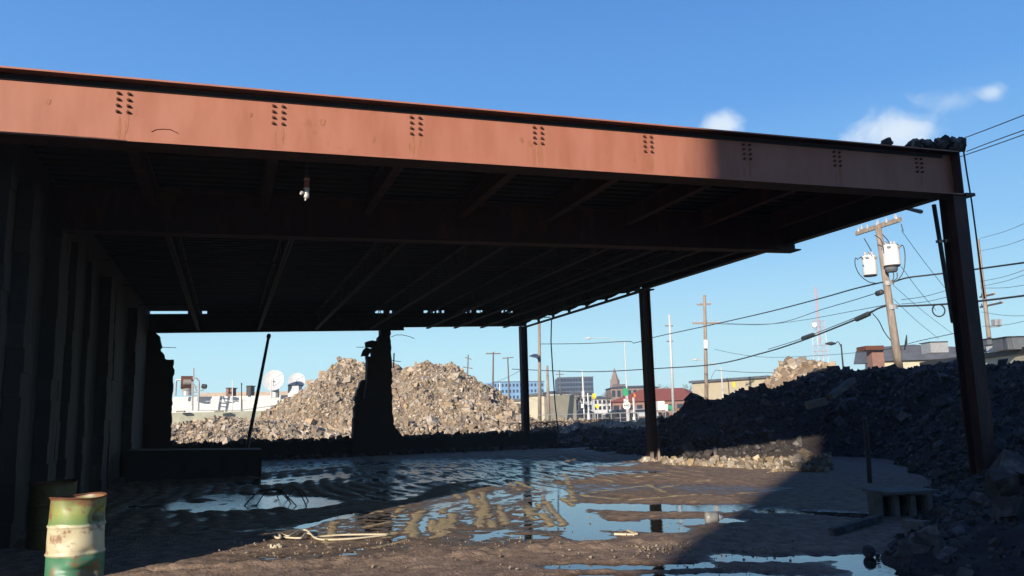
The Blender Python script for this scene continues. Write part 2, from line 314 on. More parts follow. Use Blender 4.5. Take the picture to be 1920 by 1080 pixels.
def axis(segs, lo, hi):
    out = []; x = segs[0][0]
    for a, b, st in segs: out += list(np.arange(a, b, st))
    out.append(segs[-1][1])
    return np.array(sorted(set([lo]+[round(v, 4) for v in out]+[hi])))
xs = axis([(-1500,-300,300),(-300,-60,40),(-60,-6,6),(-6,-2.8,.4),(-2.8,13.5,.055),(13.5,20,.5),(20,80,6),(80,300,40),(300,1500,300)], -1500, 2500)
ys = axis([(-500,-20,80),(-20,4,3),(4,6,.5),(6,14,.045),(14,24,.06),(24,34,.085),(34,60,2),(60,300,20),(300,2500,200)], -500, 4000)
GX, GY = np.meshgrid(xs, ys)
inb = (GX > -6) & (GX < 15) & (GY > 4) & (GY < 34.5)
def ground_z(X, Y):
    wx = X+.35*fbm(X*1.1, Y*1.1, 3, 5); wy = Y+.35*fbm(X*1.1+40, Y*1.1, 3, 6)
    mask = np.zeros_like(X)
    for A, B, w, s in PUD:
        d = segdist(wx, wy, A, B); mask = np.maximum(mask, s*(1-sstep(w*.5, w*1.5, d)))
    n = fbm(X*1.3, Y*2.0, 5, 11)
    z = .030+.010*n+.010*fbm(X*5, Y*6, 3, 21)+.014*fbm(X*11, Y*15, 2, 22)-.047*mask
    # ruts left by machines under the roof, two crossing families
    back = sstep(13.5, 17.0, Y-.35*(X-5))
    for (p, q, fr_, sd_) in (((766,871),(871,906),11.5,3), ((1000,868),(800,905),8,13), ((935,880),(1050,905),15,23)):
        d_ = G(*q)[:2]-G(*p)[:2]; d_ /= np.linalg.norm(d_); u = X*d_[1]-Y*d_[0]+.6*fbm(X*.25, Y*.25, 2, sd_)
        rut = np.sin(u*fr_+1.6*fbm(X*.35, Y*.35, 2, 8+sd_)); z += back*.0105*np.sign(rut)*np.abs(rut)**.6*sstep(-.35, .2, fbm(X*.4+sd_, Y*.4, 2, 40+sd_))
    z -= back*.004
    v_ = X*.62+Y*.78; lug = np.sin(v_*20+2*fbm(X, Y, 2, 31)); z += .004*lug*sstep(-.1, .3, fbm(X*.8, Y*.8, 2, 77))*sstep(9, 11, Y)
    # ridge of pushed-up mud between the puddles near the camera
    A = G(300,1075)[:2]; B = G(820,1048)[:2]; C2 = G(1120,1028)[:2]; D2 = G(1480,1010)[:2]
    rd = np.minimum(np.minimum(segdist(X, Y, A, B), segdist(X, Y, B, C2)), segdist(X, Y, C2, D2))
    ridge = np.exp(-(rd/.28)**2)
    z += ridge*(.026+.075*np.abs(fbm(X*5, Y*5, 4, 51)))
    dry = np.zeros_like(X)
    for k, (A, B) in enumerate(STR):
        d = segdist(X+.07*fbm(X*4, Y*4, 3, 61), Y+.07*fbm(X*4+9, Y*4, 3, 62), A, B); s = (1-sstep(.035, .095, d))*sstep(-.34, -.16, fbm(X*2.6+k, Y*2.2, 3, 90)); dry = np.maximum(dry, s*.9)
        z = np.maximum(z, z*(1-s)+s*(.020+.006*n))
    dry = dry*(.84+.75*fbm(X*5, Y*20, 3, 71))+.22*ridge*(1+fbm(X*3, Y*3, 3, 72))
    z = np.where((Y > 33.5) | (X > 14.5) | (X < -5.8) | (Y < 4.3), np.maximum(z, .02), z)
    return z, dry
STR = stripes()
Z = np.full(GX.shape, .02); DR = np.zeros(GX.shape)
zz, dd = ground_z(GX[inb], GY[inb]); Z[inb] = zz; DR[inb] = dd
Z[~inb] = .02
nx, ny = len(xs), len(ys)
me = bpy.data.meshes.new('ground')
V = np.stack([GX.ravel(), GY.ravel(), Z.ravel()], 1)
idx = np.arange(nx*ny).reshape(ny, nx)
F = np.stack([idx[:-1,:-1].ravel(), idx[:-1,1:].ravel(), idx[1:,1:].ravel(), idx[1:,:-1].ravel()], 1)
def fastmesh(me, V, F, smooth=True):
    me.vertices.add(len(V)); me.vertices.foreach_set('co', V.astype(np.float32).ravel())
    me.loops.add(F.size); me.loops.foreach_set('vertex_index', F.astype(np.int32).ravel())
    me.polygons.add(len(F)); me.polygons.foreach_set('loop_start', np.arange(0, F.size, F.shape[1], dtype=np.int32))
    me.update(calc_edges=True)
    me.polygons.foreach_set('use_smooth', np.full(len(F), smooth))
fastmesh(me, V, F)
att = me.attributes.new('dry', 'FLOAT', 'POINT'); att.data.foreach_set('value', DR.ravel().astype(np.float32))
me.materials.append(M['mud'])
g = bpy.data.objects.new('ground', me); COL.objects.link(g); tag(g, kind='structure')
w = MB(); w.box((-5.9, 4.2, -.3), (14.6, 33.6, 0.0)); wo = w.build('water', M['water']); tag(wo, kind='structure')

# ------------------------------------------------------------------ steel frame with roof
XW_ = -2.72; TILT = .0212; YF, XR, Y2, YM, YB = 10.52, 12.58, 15.08, 22.17, 33.36
def tz(z0, X): return z0+TILT*X
X0, X1 = XW_-.247, 12.83
fr = thing('steel_roof_frame', 'large steel framed roof on three tall columns with a peeling red oxide front girder', 'steel frame', (XR, YM, 0))
def ibeamX(mb, Y, x0, x1, zb, h, fw, tf=.035, tw=.03):
    for a, b in (((x0, tz(zb, x0)), (x1, tz(zb, x1))),):
        mb.bar((a[0], Y, a[1]+tf/2), (b[0], Y, b[1]+tf/2), fw, tf)
        mb.bar((a[0], Y, a[1]+h-tf/2), (b[0], Y, b[1]+h-tf/2), fw, tf)
        mb.bar((a[0], Y, a[1]+h/2), (b[0], Y, b[1]+h/2), tw, h-2*tf)
def ibeamY(mb, X, y0, y1, zb, h, fw, tf=.025, tw=.02):
    z = tz(zb, X)
    mb.bar((X, y0, z+tf/2), (X, y1, z+tf/2), fw, tf); mb.bar((X, y0, z+h-tf/2), (X, y1, z+h-tf/2), fw, tf); mb.bar((X, y0, z+h/2), (X, y1, z+h/2), tw, h-2*tf)
mb = MB(); mb.bar((X0, YF+.2, tz(5.62, X0)), (X1, YF+.2, tz(5.62, X1)), .03, .80)
for z in (5.207, 6.033): mb.bar((X0, YF+.003, tz(z, X0)), (X1, YF+.003, tz(z, X1)), .006, .022)
fg = mb.build('front_girder', M['red'], fr)
for z in (5.207, 6.033): mb = MB(); mb.bar((X0, YF+.204, tz(z, X0)), (X1, YF+.204, tz(z, X1)), .394, .024); mb.build('flange', M['redshade'], fg)  # darkened red puts the shade under the flanges into their colour
# bolts
WY = YF+.2-.015
gx = [onY(px, py, WY)[0] for px, py in ((231,190),(535,212),(800,235),(1034,255),(1214,268))]
sp = (gx[-1]-gx[0])/4
gx = [gx[0]+sp*i for i in range(0, 9)]
gx = [x for x in gx if x < X1-.3]
bolt0 = None
for x in gx:
    for i in (-1, 1):
        for k in range(4):
            X = x+i*.062; z = tz(5.195+.85, X)-.155-.083*k
            if bolt0 is None:
                b = MB(); b.tube([(X, WY-.001, z), (X, WY-.022, z)], .022, 6); b.tube([(X, WY-.022, z), (X, WY-.042, z)], .014, 8)
                bolt0 = b.build('bolt', M['rust'], fg); p0 = (X, 0, z)
            else: copy_part(bolt0, (X-p0[0], 0, z-p0[2]), fg)
# rust runs below the bolts, dirt caught on the bottom flange, scuffs (thin stains proud of the web by 2 mm)
def stain(pl, name='rust_run', m_='ruststain'):
    b = MB(); b.add(pl, [tuple(range(len(pl)))]); b.build(name, M[m_], fg)
for x in gx:
    for i in (-1, 1):
        for rep_ in range(random.choice([1, 1, 2])):
            X = x+i*.062+random.uniform(-.035, .035); zt = tz(random.uniform(5.5, 5.72), X); zb_ = tz(random.uniform(5.225, 5.36), X); n = 14; w0 = random.uniform(.006, .028)
            ww = [max(.002, w0*math.sin((k+.3)/n*math.pi)+random.uniform(-.004,.004)) for k in range(n)]; off = np.cumsum([random.gauss(0,.002) for k in range(n)])
            stain([(X+off[k]-ww[k], WY-.002-.0004*rep_-.0002*i, zt+(zb_-zt)*k/(n-1)) for k in range(n)]+[(X+off[k]+ww[k], WY-.002-.0004*rep_-.0002*i, zt+(zb_-zt)*k/(n-1)) for k in reversed(range(n))])
xx = np.arange(X0+.05, X1-.1, .06); nz_ = fbm(xx*1.7, xx*0+4.2, 4, 5)
P = [(x, WY-.05, tz(5.219, x)) for x in xx]+[(x, WY-.05, tz(5.221, x)+max(.004, .022+.045*q)) for x, q in reversed(list(zip(xx, nz_)))]
b = MB(); b.prism(P, (0, .045, 0)); b.build('flange_dirt', M['rust2'], fg)
A_ = [onY(px, py, WY-.003) for px, py in ((284,247),(293,243),(305,242),(320,243),(334,250))]
b = MB(); b.tube(A_, .006, 4); b.build('scuff_mark', M['rust'], fg)
for px, py, r_ in ((605,228,.07),(978,262,.05),(993,270,.06),(1137,285,.03),(470,215,.04),(90,190,.05),(1190,300,.04),(700,262,.05)):
    c = onY(px, py, WY-.0045); stain([(c[0]+r_*random.uniform(.5,1)*math.cos(t)*.8, c[1], c[2]+r_*random.uniform(.5,1.1)*math.sin(t)) for t in np.linspace(0, 6.0, 13)], 'rust_patch')
mb = MB(); mb.box((X1+.001, YF+.0, tz(5.195, X1)), (X1+.02, YF+.4, tz(6.045, X1))); mb.build('end_plate', M['redshade'], fr)
mb = MB(); ibeamX(mb, Y2, X0+.002, XR+.12, 5.007, .82, .34); mb.build('cross_girder', M['redshade'], fr)
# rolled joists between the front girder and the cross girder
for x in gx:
    mb = MB(); ibeamY(mb, x, YF+.225, Y2-.02, 5.50, .38, .16); mb.build('roof_joist', M['redshade'], fr)
# open web bar joists behind
jx = [onY(px, 617, YB-.3)[0] for px in (372, 480, 588, 697, 805, 857, 907, 950)]
def barjoist(mb, X, y0, y1, zb, zt, step=.62):
    z0, z1 = tz(zb, X), tz(zt, X)
    for dx in (-.035, .035):
        mb.bar((X+dx, y0+.3, z0), (X+dx, y1-.05, z0), .045, .05); mb.bar((X+dx, y0, z1), (X+dx, y1, z1), .045, .05)
    y = y0+.5; k = 0
    while y < y1-.6:
        a, b = (z0, z1) if k % 2 == 0 else (z1, z0); mb.tube([(X, y, a), (X, y+step, b)], .018, 5); y += step; k += 1
jx2 = [jx[0]+(jx[3]-jx[0])/3*i for i in range(4)]+jx[4:]
for i, x in enumerate(jx2):
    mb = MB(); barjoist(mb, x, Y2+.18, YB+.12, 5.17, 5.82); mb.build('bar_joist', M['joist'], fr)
for y in (18.7, 22.2, 26.0, 29.8):
    mb = MB()
    for a, b in zip([X0+.3]+jx2, jx2+[XR-.1]): mb.bar((a+.03, y, tz(5.20, a)), (b-.03, y, tz(5.20, b)), .035, .035)
    mb.build('bridging_bar', M['joist'], fr)
# back girder with a slot of daylight above it
mb = MB(); xs_ = onY(757, 620, YB)[0]
ibeamX(mb, YB, X0, xs_, 5.089, .74, .20); mb.build('back_girder', M['steel'], fr)
mb = MB(); ibeamX(mb, YB, xs_+.002, XR+.12, 5.22, .61, .20); mb.build('back_girder', M['steel'], fr)
mb = MB()
open_ = [(273,352),(379,388),(703,719),(730,735),(794,802),(806,815),(818,824),(828,833),(868,876),(880,884),(893,905),(940,945),(947,951),(953,962)]
edges = [onY(a, 593, YB)[0] for ab in open_ for a in ab]
pts = [X0]+edges+[XR+.1]
for i in range(0, len(pts), 2):
    mb.bar((pts[i], YB, tz(5.885, pts[i])), (pts[i+1], YB, tz(5.885, pts[i+1])), .12, .11)
mb.build('closure_strip', M['steel'], fr)
# deck: ribbed sheet
mb = MB(); zs = 5.945
ys_ = np.arange(YF+.10, YB+.35, .30)
for i, y in enumerate(ys_[:-1]):
    y2 = min(ys_[i+1], YB+.3)
    mb.bar((X0, (y+y2)/2, tz(zs+.03, X0)), (XR+.02, (y+y2)/2, tz(zs+.03, XR)), .17, .06)
    mb.bar((X0, y2, tz(zs+.07, X0)), (XR+.02, y2, tz(zs+.07, XR)), .16, .06)
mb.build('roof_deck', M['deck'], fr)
mb = MB()
xx = np.linspace(X0, X1, 120); top = [tz(6.047, x)+.018+.03*abs(fbm(np.array([x*3.0]), np.array([.5]), 3)[0]) for x in xx]
P = [(x, YF+.03, tz(6.047, x)) for x in xx]+[(x, YF+.03, t) for x, t in reversed(list(zip(xx, top)))]
mb.prism([(x, y+.09, z) for x, y, z in P], (0, .5, 0)); mb.build('roof_edge_strip', M['decktop'], fr)
mb = MB(); mb.bar((X0, (YF+YB)/2+.6, tz(6.07, X0)), (XR+.02, (YF+YB)/2+.6, tz(6.07, XR)), YB-YF-.3, .035); mb.build('roof_membrane', M['greyroof'], fr)
# right edge beam, front to middle column, and the open truss behind it
mb = MB(); ibeamY(mb, XR, YF+.42, Y2-.02, 5.20, .74, .22); ibeamY(mb, XR, Y2+.02, YM+.15, 5.20, .74, .22); mb.build('edge_beam', M['steel'], fr)
pb0 = onX(992, 611, XR); pb1 = onX(1185, 551, XR); pt0 = onX(995, 601, XR); pt1 = onX(1150, 555, XR)
zb0, zb1, zt0, zt1 = pb0[2], pb1[2], pt0[2], pt1[2]
yb0, yb1 = YB, YM+.2
mb = MB()
for dx in (-.04, .04):
    mb.bar((XR+dx, yb1, zb1), (XR+dx, yb0, zb0), .05, .06)
n = 7
for i in range(n):
    yc = yb1+.9+(yb0-yb1-1.2)*i/(n-1); zb_ = zb1+(zb0-zb1)*(yc-yb1)/(yb0-yb1)
    for dy in (-.35, -.05, .05, .35): mb.tube([(XR, yc+dy*.15, zb_), (XR, yc+dy, zb_+.55)], .02, 5)
mb.build('edge_truss', M['steel'], fr)
mb = MB(); nn = 40
yy = np.linspace(YM+.15, YB+.1, nn); low = [zt1+.03+(zt0-zt1)*(y-yb1)/(yb0-yb1)-.07*abs(math.sin((y-yb1)*1.9)) for y in yy]
mb.prism([(XR+.05, y, l) for y, l in zip(yy, low)]+[(XR+.05, y, tz(6.03, XR)) for y in reversed(yy)], (.02, 0, 0)); mb.build('edge_flashing', M['steel'], fr)
# columns
def column(X, Y, zt, w=.36, d=.36, name='column', m_=M['redshade']):
    c = MB()
    for s in (-1, 1): c.box((X+s*w/2-.0125*(s+1)-(.0 if s > 0 else 0), Y-d/2, .0), (X+s*w/2+.025-.0125*(s+1), Y+d/2, zt))
    c.box((X-w/2+.02, Y-.012, 0), (X+w/2-.02, Y+.012, zt))
    o = c.build(name, m_, fr)
    p = MB(); p.box((X-w/2-.1, Y-d/2-.1, 0.0), (X+w/2+.1, Y+d/2+.1, .06)); q = p.build('base_plate', M['conc'], fr)
    return o
c = MB(); xc, yc = XR+.19, YF+.2
for q in (-1, 1): c.box((xc-.155, yc+q*.15-.012, 0), (xc+.155, yc+q*.15+.012, tz(5.19, XR)))
c.box((xc-.01, yc-.137, 0), (xc+.01, yc+.137, tz(5.19, XR))); c.build('column', M['redshade'], fr)
column(XR, YM, tz(5.19, XR), .27, .26); column(XR-.02, YB-.02, tz(5.2, XR), .30, .30)
mb = MB(); mb.box((XR-.45, YM-.2, tz(5.15,XR)), (XR+.26, YM+.2, tz(5.192,XR))); mb.build('cap_plate', M['steel'], fr)
mb = MB(); a = onY(1815,366,YF+.1); mb.bar((a[0]-.1, YF+.15, a[2]), (a[0]+.13, YF+.15, a[2]+.01), .2, .06); mb.bar((X1-.05, YF+.2, tz(6.08,X1)), (X1+.2, YF+.15, tz(6.14,X1)), .10, .12); mb.build('bracket', M['steel'], fr)
mb = MB(); a = onY(1484,471,Y2); mb.box((a[0]-.5, Y2-.2, a[2]-.01), (a[0]+.12, Y2+.2, a[2]+.02)); mb.build('seat_plate', M['steel'], fr)
# pale broken footing round the middle column
mb = MB()
for i in range(26):
    t = random.uniform(0, 6.28); r = random.uniform(.15, .42); s = random.uniform(.08, .22)
    mb.chunk((XR+r*math.cos(t), YM-.05+r*math.sin(t)*.9, s*.3), (s, s, s*.8))
mb.box((XR-.16, YM-.17, .05), (XR-.06, YM-.13, .32)); mb.box((XR+.10, YM-.17, .05), (XR+.16, YM-.12, .42))
mb.build('broken_footing', M['rubble'], fr)
# leaning brace pipes beside the front column
t = thing('brace_pipe', 'dark rusty pipe leaning from the roof edge down against the front right column', 'pipe', (XR, 12.4, 0))
a = onX(1753, 388, XR); b = onX(1792, 640, XR+.02)
mb = MB(); A = D(1751,384,15.6); B = D(1787,605,15.0); mb.tube([A, B], .042, 8); mb.build('pipe', M['steel'], t)
mb = MB(); A = D(1757,453,15.7); B = D(1778,451,14.6); mb.bar(A, B, .05, .06); mb.build('tie_bracket', M['steel'], t)
mb = MB(); A = onX(1700, 391, XR); mb.tube([A, D(1727,397,16.4)], [.03,.045], 6); o = mb.build('pipe_stub', M['steel'], None, origin=A); tag(o, 'short pipe stub poking out from under the right roof edge', 'pipe')
# hanging cable right of front column
mb = MB(); mb.tube([D(1807,284,15.0), D(1813,325,15), D(1822,378,15), D(1829,430,15), D(1838,500,15), D(1846,560,15)], .016, 5); o = mb.build('hanging_cable', M['black'], origin=D(1807,284,15)); tag(o, 'black cable hanging down the right side of the front column', 'cable', 'loose hanging cables')
mb = MB(); q = [D(1034,598,34), D(1033,640,33.8), D(1036,690,33.6), D(1041,760,33.4), D(1047,812,33)]; mb.tube(q, .028, 5); o = mb.build('hanging_cable', M['black'], origin=q[0]); tag(o, 'long black cable hanging from the truss right of the back corner column', 'cable', 'loose hanging cables')

# rubble lumps on the roof corner
mb = MB()
for px, py, s in ((1663,267,.14),(1658,268,.09),(1668,268,.08)):
    mb.chunk(onY(px, py, YF+.35), (s*1.2, s, s))
o = mb.build('concrete_lump', M['drubble'], origin=onY(1663,266,YF+.3)); tag(o, 'small dark lump standing alone on the girder left of the roof corner debris', 'rubble')
mb = MB()
for i in range(150):
    px = random.uniform(1706, 1806); hgt = 15 if px > 1752 else (9 if px > 1722 else 5)
    p = onY(px, 274-random.uniform(0, hgt)+(px-1708)*.06, YF+random.uniform(.1,.9)); q_ = random.uniform(.04, .13)
    mb.chunk(p, (q_*1.3, q_, q_*.9))
mb.chunk(onY(1770,265,YF+.3), (.2,.14,.1)); mb.chunk(onY(1785,266,YF+.3), (.16,.14,.1))
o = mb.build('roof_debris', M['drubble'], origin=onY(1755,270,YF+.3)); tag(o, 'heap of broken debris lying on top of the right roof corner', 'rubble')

# ------------------------------------------------------------------ left wall and building behind it
XW = -2.72
lb = thing('side_building', 'dark stained concrete side wall with ribs along the left of the covered yard', 'building', (XW, 20, 0))
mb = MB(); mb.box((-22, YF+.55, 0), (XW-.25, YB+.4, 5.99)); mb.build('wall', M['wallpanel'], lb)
mb = MB(); mb.prism([(XW-.25, 8.86, 0), (XW-.25, YF+.548, 0), (XW-.25, YF+.548, 5.16), (XW-.25, YF, 5.16), (XW-.25, 8.86, 5.89)], (-19.2, 0, 0)); mb.build('shade_front_wall', M['wallpanel'], lb)  # out of view; sloped top shaped to stop sun leaking under the girder
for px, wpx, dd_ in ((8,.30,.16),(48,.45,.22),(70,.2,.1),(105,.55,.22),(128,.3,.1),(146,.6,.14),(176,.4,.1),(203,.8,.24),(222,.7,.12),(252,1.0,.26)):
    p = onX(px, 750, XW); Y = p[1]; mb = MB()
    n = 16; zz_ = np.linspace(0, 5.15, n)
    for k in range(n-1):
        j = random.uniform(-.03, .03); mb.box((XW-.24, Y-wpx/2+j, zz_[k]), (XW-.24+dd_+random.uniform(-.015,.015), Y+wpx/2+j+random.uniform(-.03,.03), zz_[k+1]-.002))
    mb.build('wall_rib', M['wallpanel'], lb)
# back wall remnants
XA = onY(325,700,YB)[0]
pr = thing('wall_remnant', 'dark ragged corner of brick wall at the left end of the back opening', 'wall', (XA-.6, YB, 0))
def zY(px, py, Y=YB): return onY(px, py, Y)[2]
mb = MB()
outline = [(268,612),(299,630),(301,642),(303,650),(300,653),(300,657),(304,660),(307,664),(308,671),(312,674),(325,674),(324,720),(321,780),(319,838),(318,905),(266,905)]
def pxpoly(mb, outl, Y, th, jit=1.4):
    o2 = []; rj = random.Random(len(outl)*7+int(outl[0][0]))
    for (xa, ya), (xb, yb) in zip(outl, outl[1:]+outl[:1]):
        n_ = max(1, int(math.hypot(xb-xa, yb-ya)/6)); o2 += [(xa+(xb-xa)*k/n_+(rj.gauss(0, jit*.6) if k else 0), ya+(yb-ya)*k/n_+(rj.gauss(0, jit*.6) if k else 0)) for k in range(n_)]
    outl = o2
    mb.prism([onY(x, y, Y) for x, y in outl], (0, th, 0))
pxpoly(mb, outline, YB-.25, .5); mb.build('wall', M['brick'], pr)
mb = MB(); mb.tube([onY(303,651,YB), onY(330,652,YB)], .012, 5); mb.build('rebar', M['steel'], pr)
pier = thing('broken_pier', 'tall dark broken masonry pier still standing under the back girder', 'wall', onY(700,860,YB)*[1,1,0])
mb = MB()
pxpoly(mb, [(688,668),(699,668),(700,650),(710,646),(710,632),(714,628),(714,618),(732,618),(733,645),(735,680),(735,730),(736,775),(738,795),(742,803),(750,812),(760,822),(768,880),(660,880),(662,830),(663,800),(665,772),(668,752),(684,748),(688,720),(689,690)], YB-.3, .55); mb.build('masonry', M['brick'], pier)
mb = MB(); pxpoly(mb, [(686,641),(698,638),(708,640),(709,650),(698,651),(687,650)], YB-.35, .35); pxpoly(mb, [(678,668),(682,656),(687,651),(698,655),(694,661),(690,669)], YB-.2, .3); mb.build('hanging_masonry', M['brick'], pier)
for pts in (((668,651),(690,651)), ((733,632),(743,628),(755,628),(768,631),(777,635)), ((734,676),(742,677),(752,678)), ((735,729),(742,728),(750,748))):
    mb = MB(); mb.tube([onY(*q, YB) for q in pts], .013, 5); mb.build('rebar', M['steel'], pier)
mb = MB(); mb.tube([onY(738,690,YB), onY(739,662,YB)], .03, 5); mb.build('rebar', M['steel'], pier)
mb = MB(); pxpoly(mb, [(664,752),(675,718),(680,712),(688,712),(690,745),(680,750)], YB+.3, .5); o = mb.build('concrete_slab', M['rubble'], origin=onY(676,750,YB+.4)); tag(o, 'pale sunlit slab leaning against the left side of the broken pier', 'slab')
# low wall under back opening with crumbs on top
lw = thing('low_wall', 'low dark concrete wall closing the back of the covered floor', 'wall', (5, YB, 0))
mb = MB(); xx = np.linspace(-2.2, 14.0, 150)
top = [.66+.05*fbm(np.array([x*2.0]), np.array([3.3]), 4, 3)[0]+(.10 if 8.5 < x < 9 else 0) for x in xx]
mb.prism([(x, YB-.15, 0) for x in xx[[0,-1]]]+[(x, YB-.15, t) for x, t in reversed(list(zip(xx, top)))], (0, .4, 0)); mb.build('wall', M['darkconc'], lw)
mb = MB()
for i in range(420):
    x = random.uniform(-2, 14); s = random.uniform(.04, .16)*(1.6 if random.random() < .1 else 1)
    if x > 5.2 and x < 8: s *= 1.2
    mb.chunk((x, YB+random.uniform(-.1,.2), .66+s*.2), (s*1.3, s, s))
for i in range(500):
    x = random.uniform(-2, 14); s = random.uniform(.05, .22); mb.chunk((x, YB-.2-abs(random.gauss(0,.35)), s*.2), (s*1.3, s, s*.8))
mb.build('crumbs', M['drubble'], lw)['kind'] = 'stuff'
# concrete block at back left
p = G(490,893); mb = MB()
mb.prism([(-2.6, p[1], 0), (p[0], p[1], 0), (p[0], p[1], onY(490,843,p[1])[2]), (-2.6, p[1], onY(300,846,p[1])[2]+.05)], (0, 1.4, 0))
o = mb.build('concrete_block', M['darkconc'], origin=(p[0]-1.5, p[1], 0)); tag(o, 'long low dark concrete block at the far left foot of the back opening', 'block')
# leaning prop
top_ = onY(504,630,YB-.4); bot = G(453,893); mb = MB(); pp = thing('leaning_prop', 'dark steel pipe prop leaning from the floor up to the back girder', 'pipe', bot)
mb.tube([bot, top_], .058, 8); mb.build('pipe', M['steel'], pp); mb = MB(); mb.tube([top_-(top_-bot)*.012, top_+(top_-bot)*.006], .085, 8); mb.build('collar', M['steel'], pp)
# rods against left wall
mb = MB(); mb.tube([G(243,902), onX(276,842,-2.3)], .03, 6); o = mb.build('rod', M['joist'], origin=G(243,902)); tag(o, 'thin pale rod leaning against the left wall', 'rod')

# ------------------------------------------------------------------ rubble heaps
def heap(name, label, hf, xr, yr, step, chunks, m1, m2, sz, seed=1, CL=-.35):
    rng = np.random.default_rng(seed)
    t = thing(name, label, 'rubble heap', ((xr[0]+xr[1])/2, (yr[0]+yr[1])/2, 0))
    b = np.array(t['_b'])
    xs = np.arange(xr[0], xr[1], step); ys = np.arange(yr[0], yr[1], step); X, Y = np.meshgrid(xs, ys)
    H = hf(X, Y); V = np.stack([X.ravel()-b[0], Y.ravel()-b[1], H.ravel()], 1)
    idx = np.arange(X.size).reshape(X.shape); Fq = np.stack([idx[:-1,:-1].ravel(), idx[:-1,1:].ravel(), idx[1:,1:].ravel(), idx[1:,:-1].ravel()], 1)
    keep = (H.ravel()[Fq].max(1) > .0); Fq = Fq[keep]
    me = bpy.data.meshes.new('dirt'); fastmesh(me, V, Fq); me.materials.append(m2)
    o = bpy.data.objects.new('dirt', me); COL.objects.link(o); o.parent = t
    # chunks
    n = chunks; cx = rng.uniform(xr[0], xr[1], n*3); cy = rng.uniform(yr[0], yr[1], n*3); ch = hf(cx, cy)
    clus = fbm(cx*.5, cy*.5, 3, seed)+.7*rng.uniform(-1, 1, n*3)
    k = (ch > .03) & (clus > CL); cx, cy, ch = cx[k][:n], cy[k][:n], ch[k][:n]; n = len(cx)
    s = sz[0]*np.exp(rng.normal(0, .58, n))*(1+(rng.uniform(size=n) < .009)*rng.uniform(1, 4, n)); s = np.minimum(s, sz[1])*np.clip(cy/13, .5, 1)
    q = np.array([(x,y,z) for z in (-1,1) for y in (-1,1) for x in (-1,1)], float)
    Q = q[None]*rng.uniform(.35, 1.0, (n,8,3))*(s[:,None,None]*rng.uniform(.4, 1.25, (n,1,3)))*.62
    qq = rng.normal(size=(n,4)); qq /= np.linalg.norm(qq, axis=1)[:,None]; a_, b_, c_, d_ = qq.T
    Rm = np.stack([np.stack([a_*a_+b_*b_-c_*c_-d_*d_, 2*(b_*c_-a_*d_), 2*(b_*d_+a_*c_)],1), np.stack([2*(b_*c_+a_*d_), a_*a_-b_*b_+c_*c_-d_*d_, 2*(c_*d_-a_*b_)],1), np.stack([2*(b_*d_-a_*c_), 2*(c_*d_+a_*b_), a_*a_-b_*b_-c_*c_+d_*d_],1)],1)
    Q = np.einsum('nij,nkj->nki', Rm, Q)
    Q += np.stack([cx-b[0], cy-b[1], ch+s*.12], 1)[:,None]
    fc = np.array([(0,2,3,1),(4,5,7,6),(0,1,5,4),(1,3,7,5),(3,2,6,7),(2,0,4,6)])
    Fc = (fc[None]+8*np.arange(n)[:,None,None]).reshape(-1,4)
    me = bpy.data.meshes.new('rubble'); fastmesh(me, Q.reshape(-1,3), Fc, False); me.materials.append(m1)
    o = bpy.data.objects.new('rubble', me); COL.objects.link(o); o.parent = t; tag(o, kind='stuff')
    return t
# right dark heap
FOOT = np.array([(13.5,40),(13.4,34),(13.3,28),(13.3,23.6),(13.8,22.1),(15.2,21.5),(17.6,21.0),(18.3,19.6),(17.4,17.4),(15.6,15.0),(13.8,13.0),(12.0,11.6),(10.6,10.6),(9.3,9.2),(7.9,8.1),(6.6,6.8),(6.3,5.2),(6.2,3.0)])
RID = [(14.3,34,.22),(14.5,31,.25),(16,33,.25),(20,32,.5),(14.6,28.5,.40),(15.8,27.5,.95),(17.5,27,1.9),(19.5,26,2.3),(21.5,24,2.75),(22,20,2.75),(21.5,16.5,2.55),(19.8,13.6,1.8),(17.5,11.2,1.2),(14,8.5,1.15),(10.5,6.2,.95),(13,10.4,1.0)]
def hf_right(X, Y):
    X = np.asarray(X, float); Y = np.asarray(Y, float)
    wx = X+.45*fbm(X*.6, Y*.6, 3, 2); wy = Y+.45*fbm(X*.6+7, Y*.6, 3, 4)
    d = np.full(X.shape, 1e9); side = np.zeros(X.shape)
    for A, B in zip(FOOT[:-1], FOOT[1:]):
        e = B-A; t = np.clip(((wx-A[0])*e[0]+(wy-A[1])*e[1])/(e@e), 0, 1); px_ = wx-A[0]-t*e[0]; py_ = wy-A[1]-t*e[1]; dd_ = np.hypot(px_, py_)
        cr_ = e[0]*(wy-A[1])-e[1]*(wx-A[0]); m_ = dd_ < d-1e-9; side = np.where(m_, np.sign(cr_), side); d = np.where(m_, dd_, d)
    d = d*side       # positive to the right of the foot line
    num = 0; den = 0
    for x, y, h in RID:
        w_ = 1/(((X-x)**2+(Y-y)**2)**1.6+.3); num = num+w_*h; den = den+w_
    H = num/den; prof = np.clip(d/3.9, -1, 1)
    prof = np.where(prof > 0, prof**.85, prof*.6)
    H = H*(1-.5*sstep(23.5, 25.5, Y)*(1-sstep(14.8, 16.2, X))); far = np.clip((d-6)/5, 0, 1); prof = prof*(1-far)
    h = H*prof+np.clip(prof*2, 0, 1)*(.26*fbm(X*.7, Y*.7, 4, 9)+.14*fbm(X*2.5, Y*2.5, 3, 19))
    edge = np.minimum(np.minimum(X-5, Y-3), np.minimum(40-X, 40-Y)); return np.minimum(h, edge*.8)-.02
import warnings; warnings.filterwarnings('ignore')
heap('rubble_heap', 'long dark rubble heap in shade behind the front right column', hf_right, (5,36), (3,40), .14, 62000, M['drubble'], M['drubbledirt'], (.055,.5), 5)
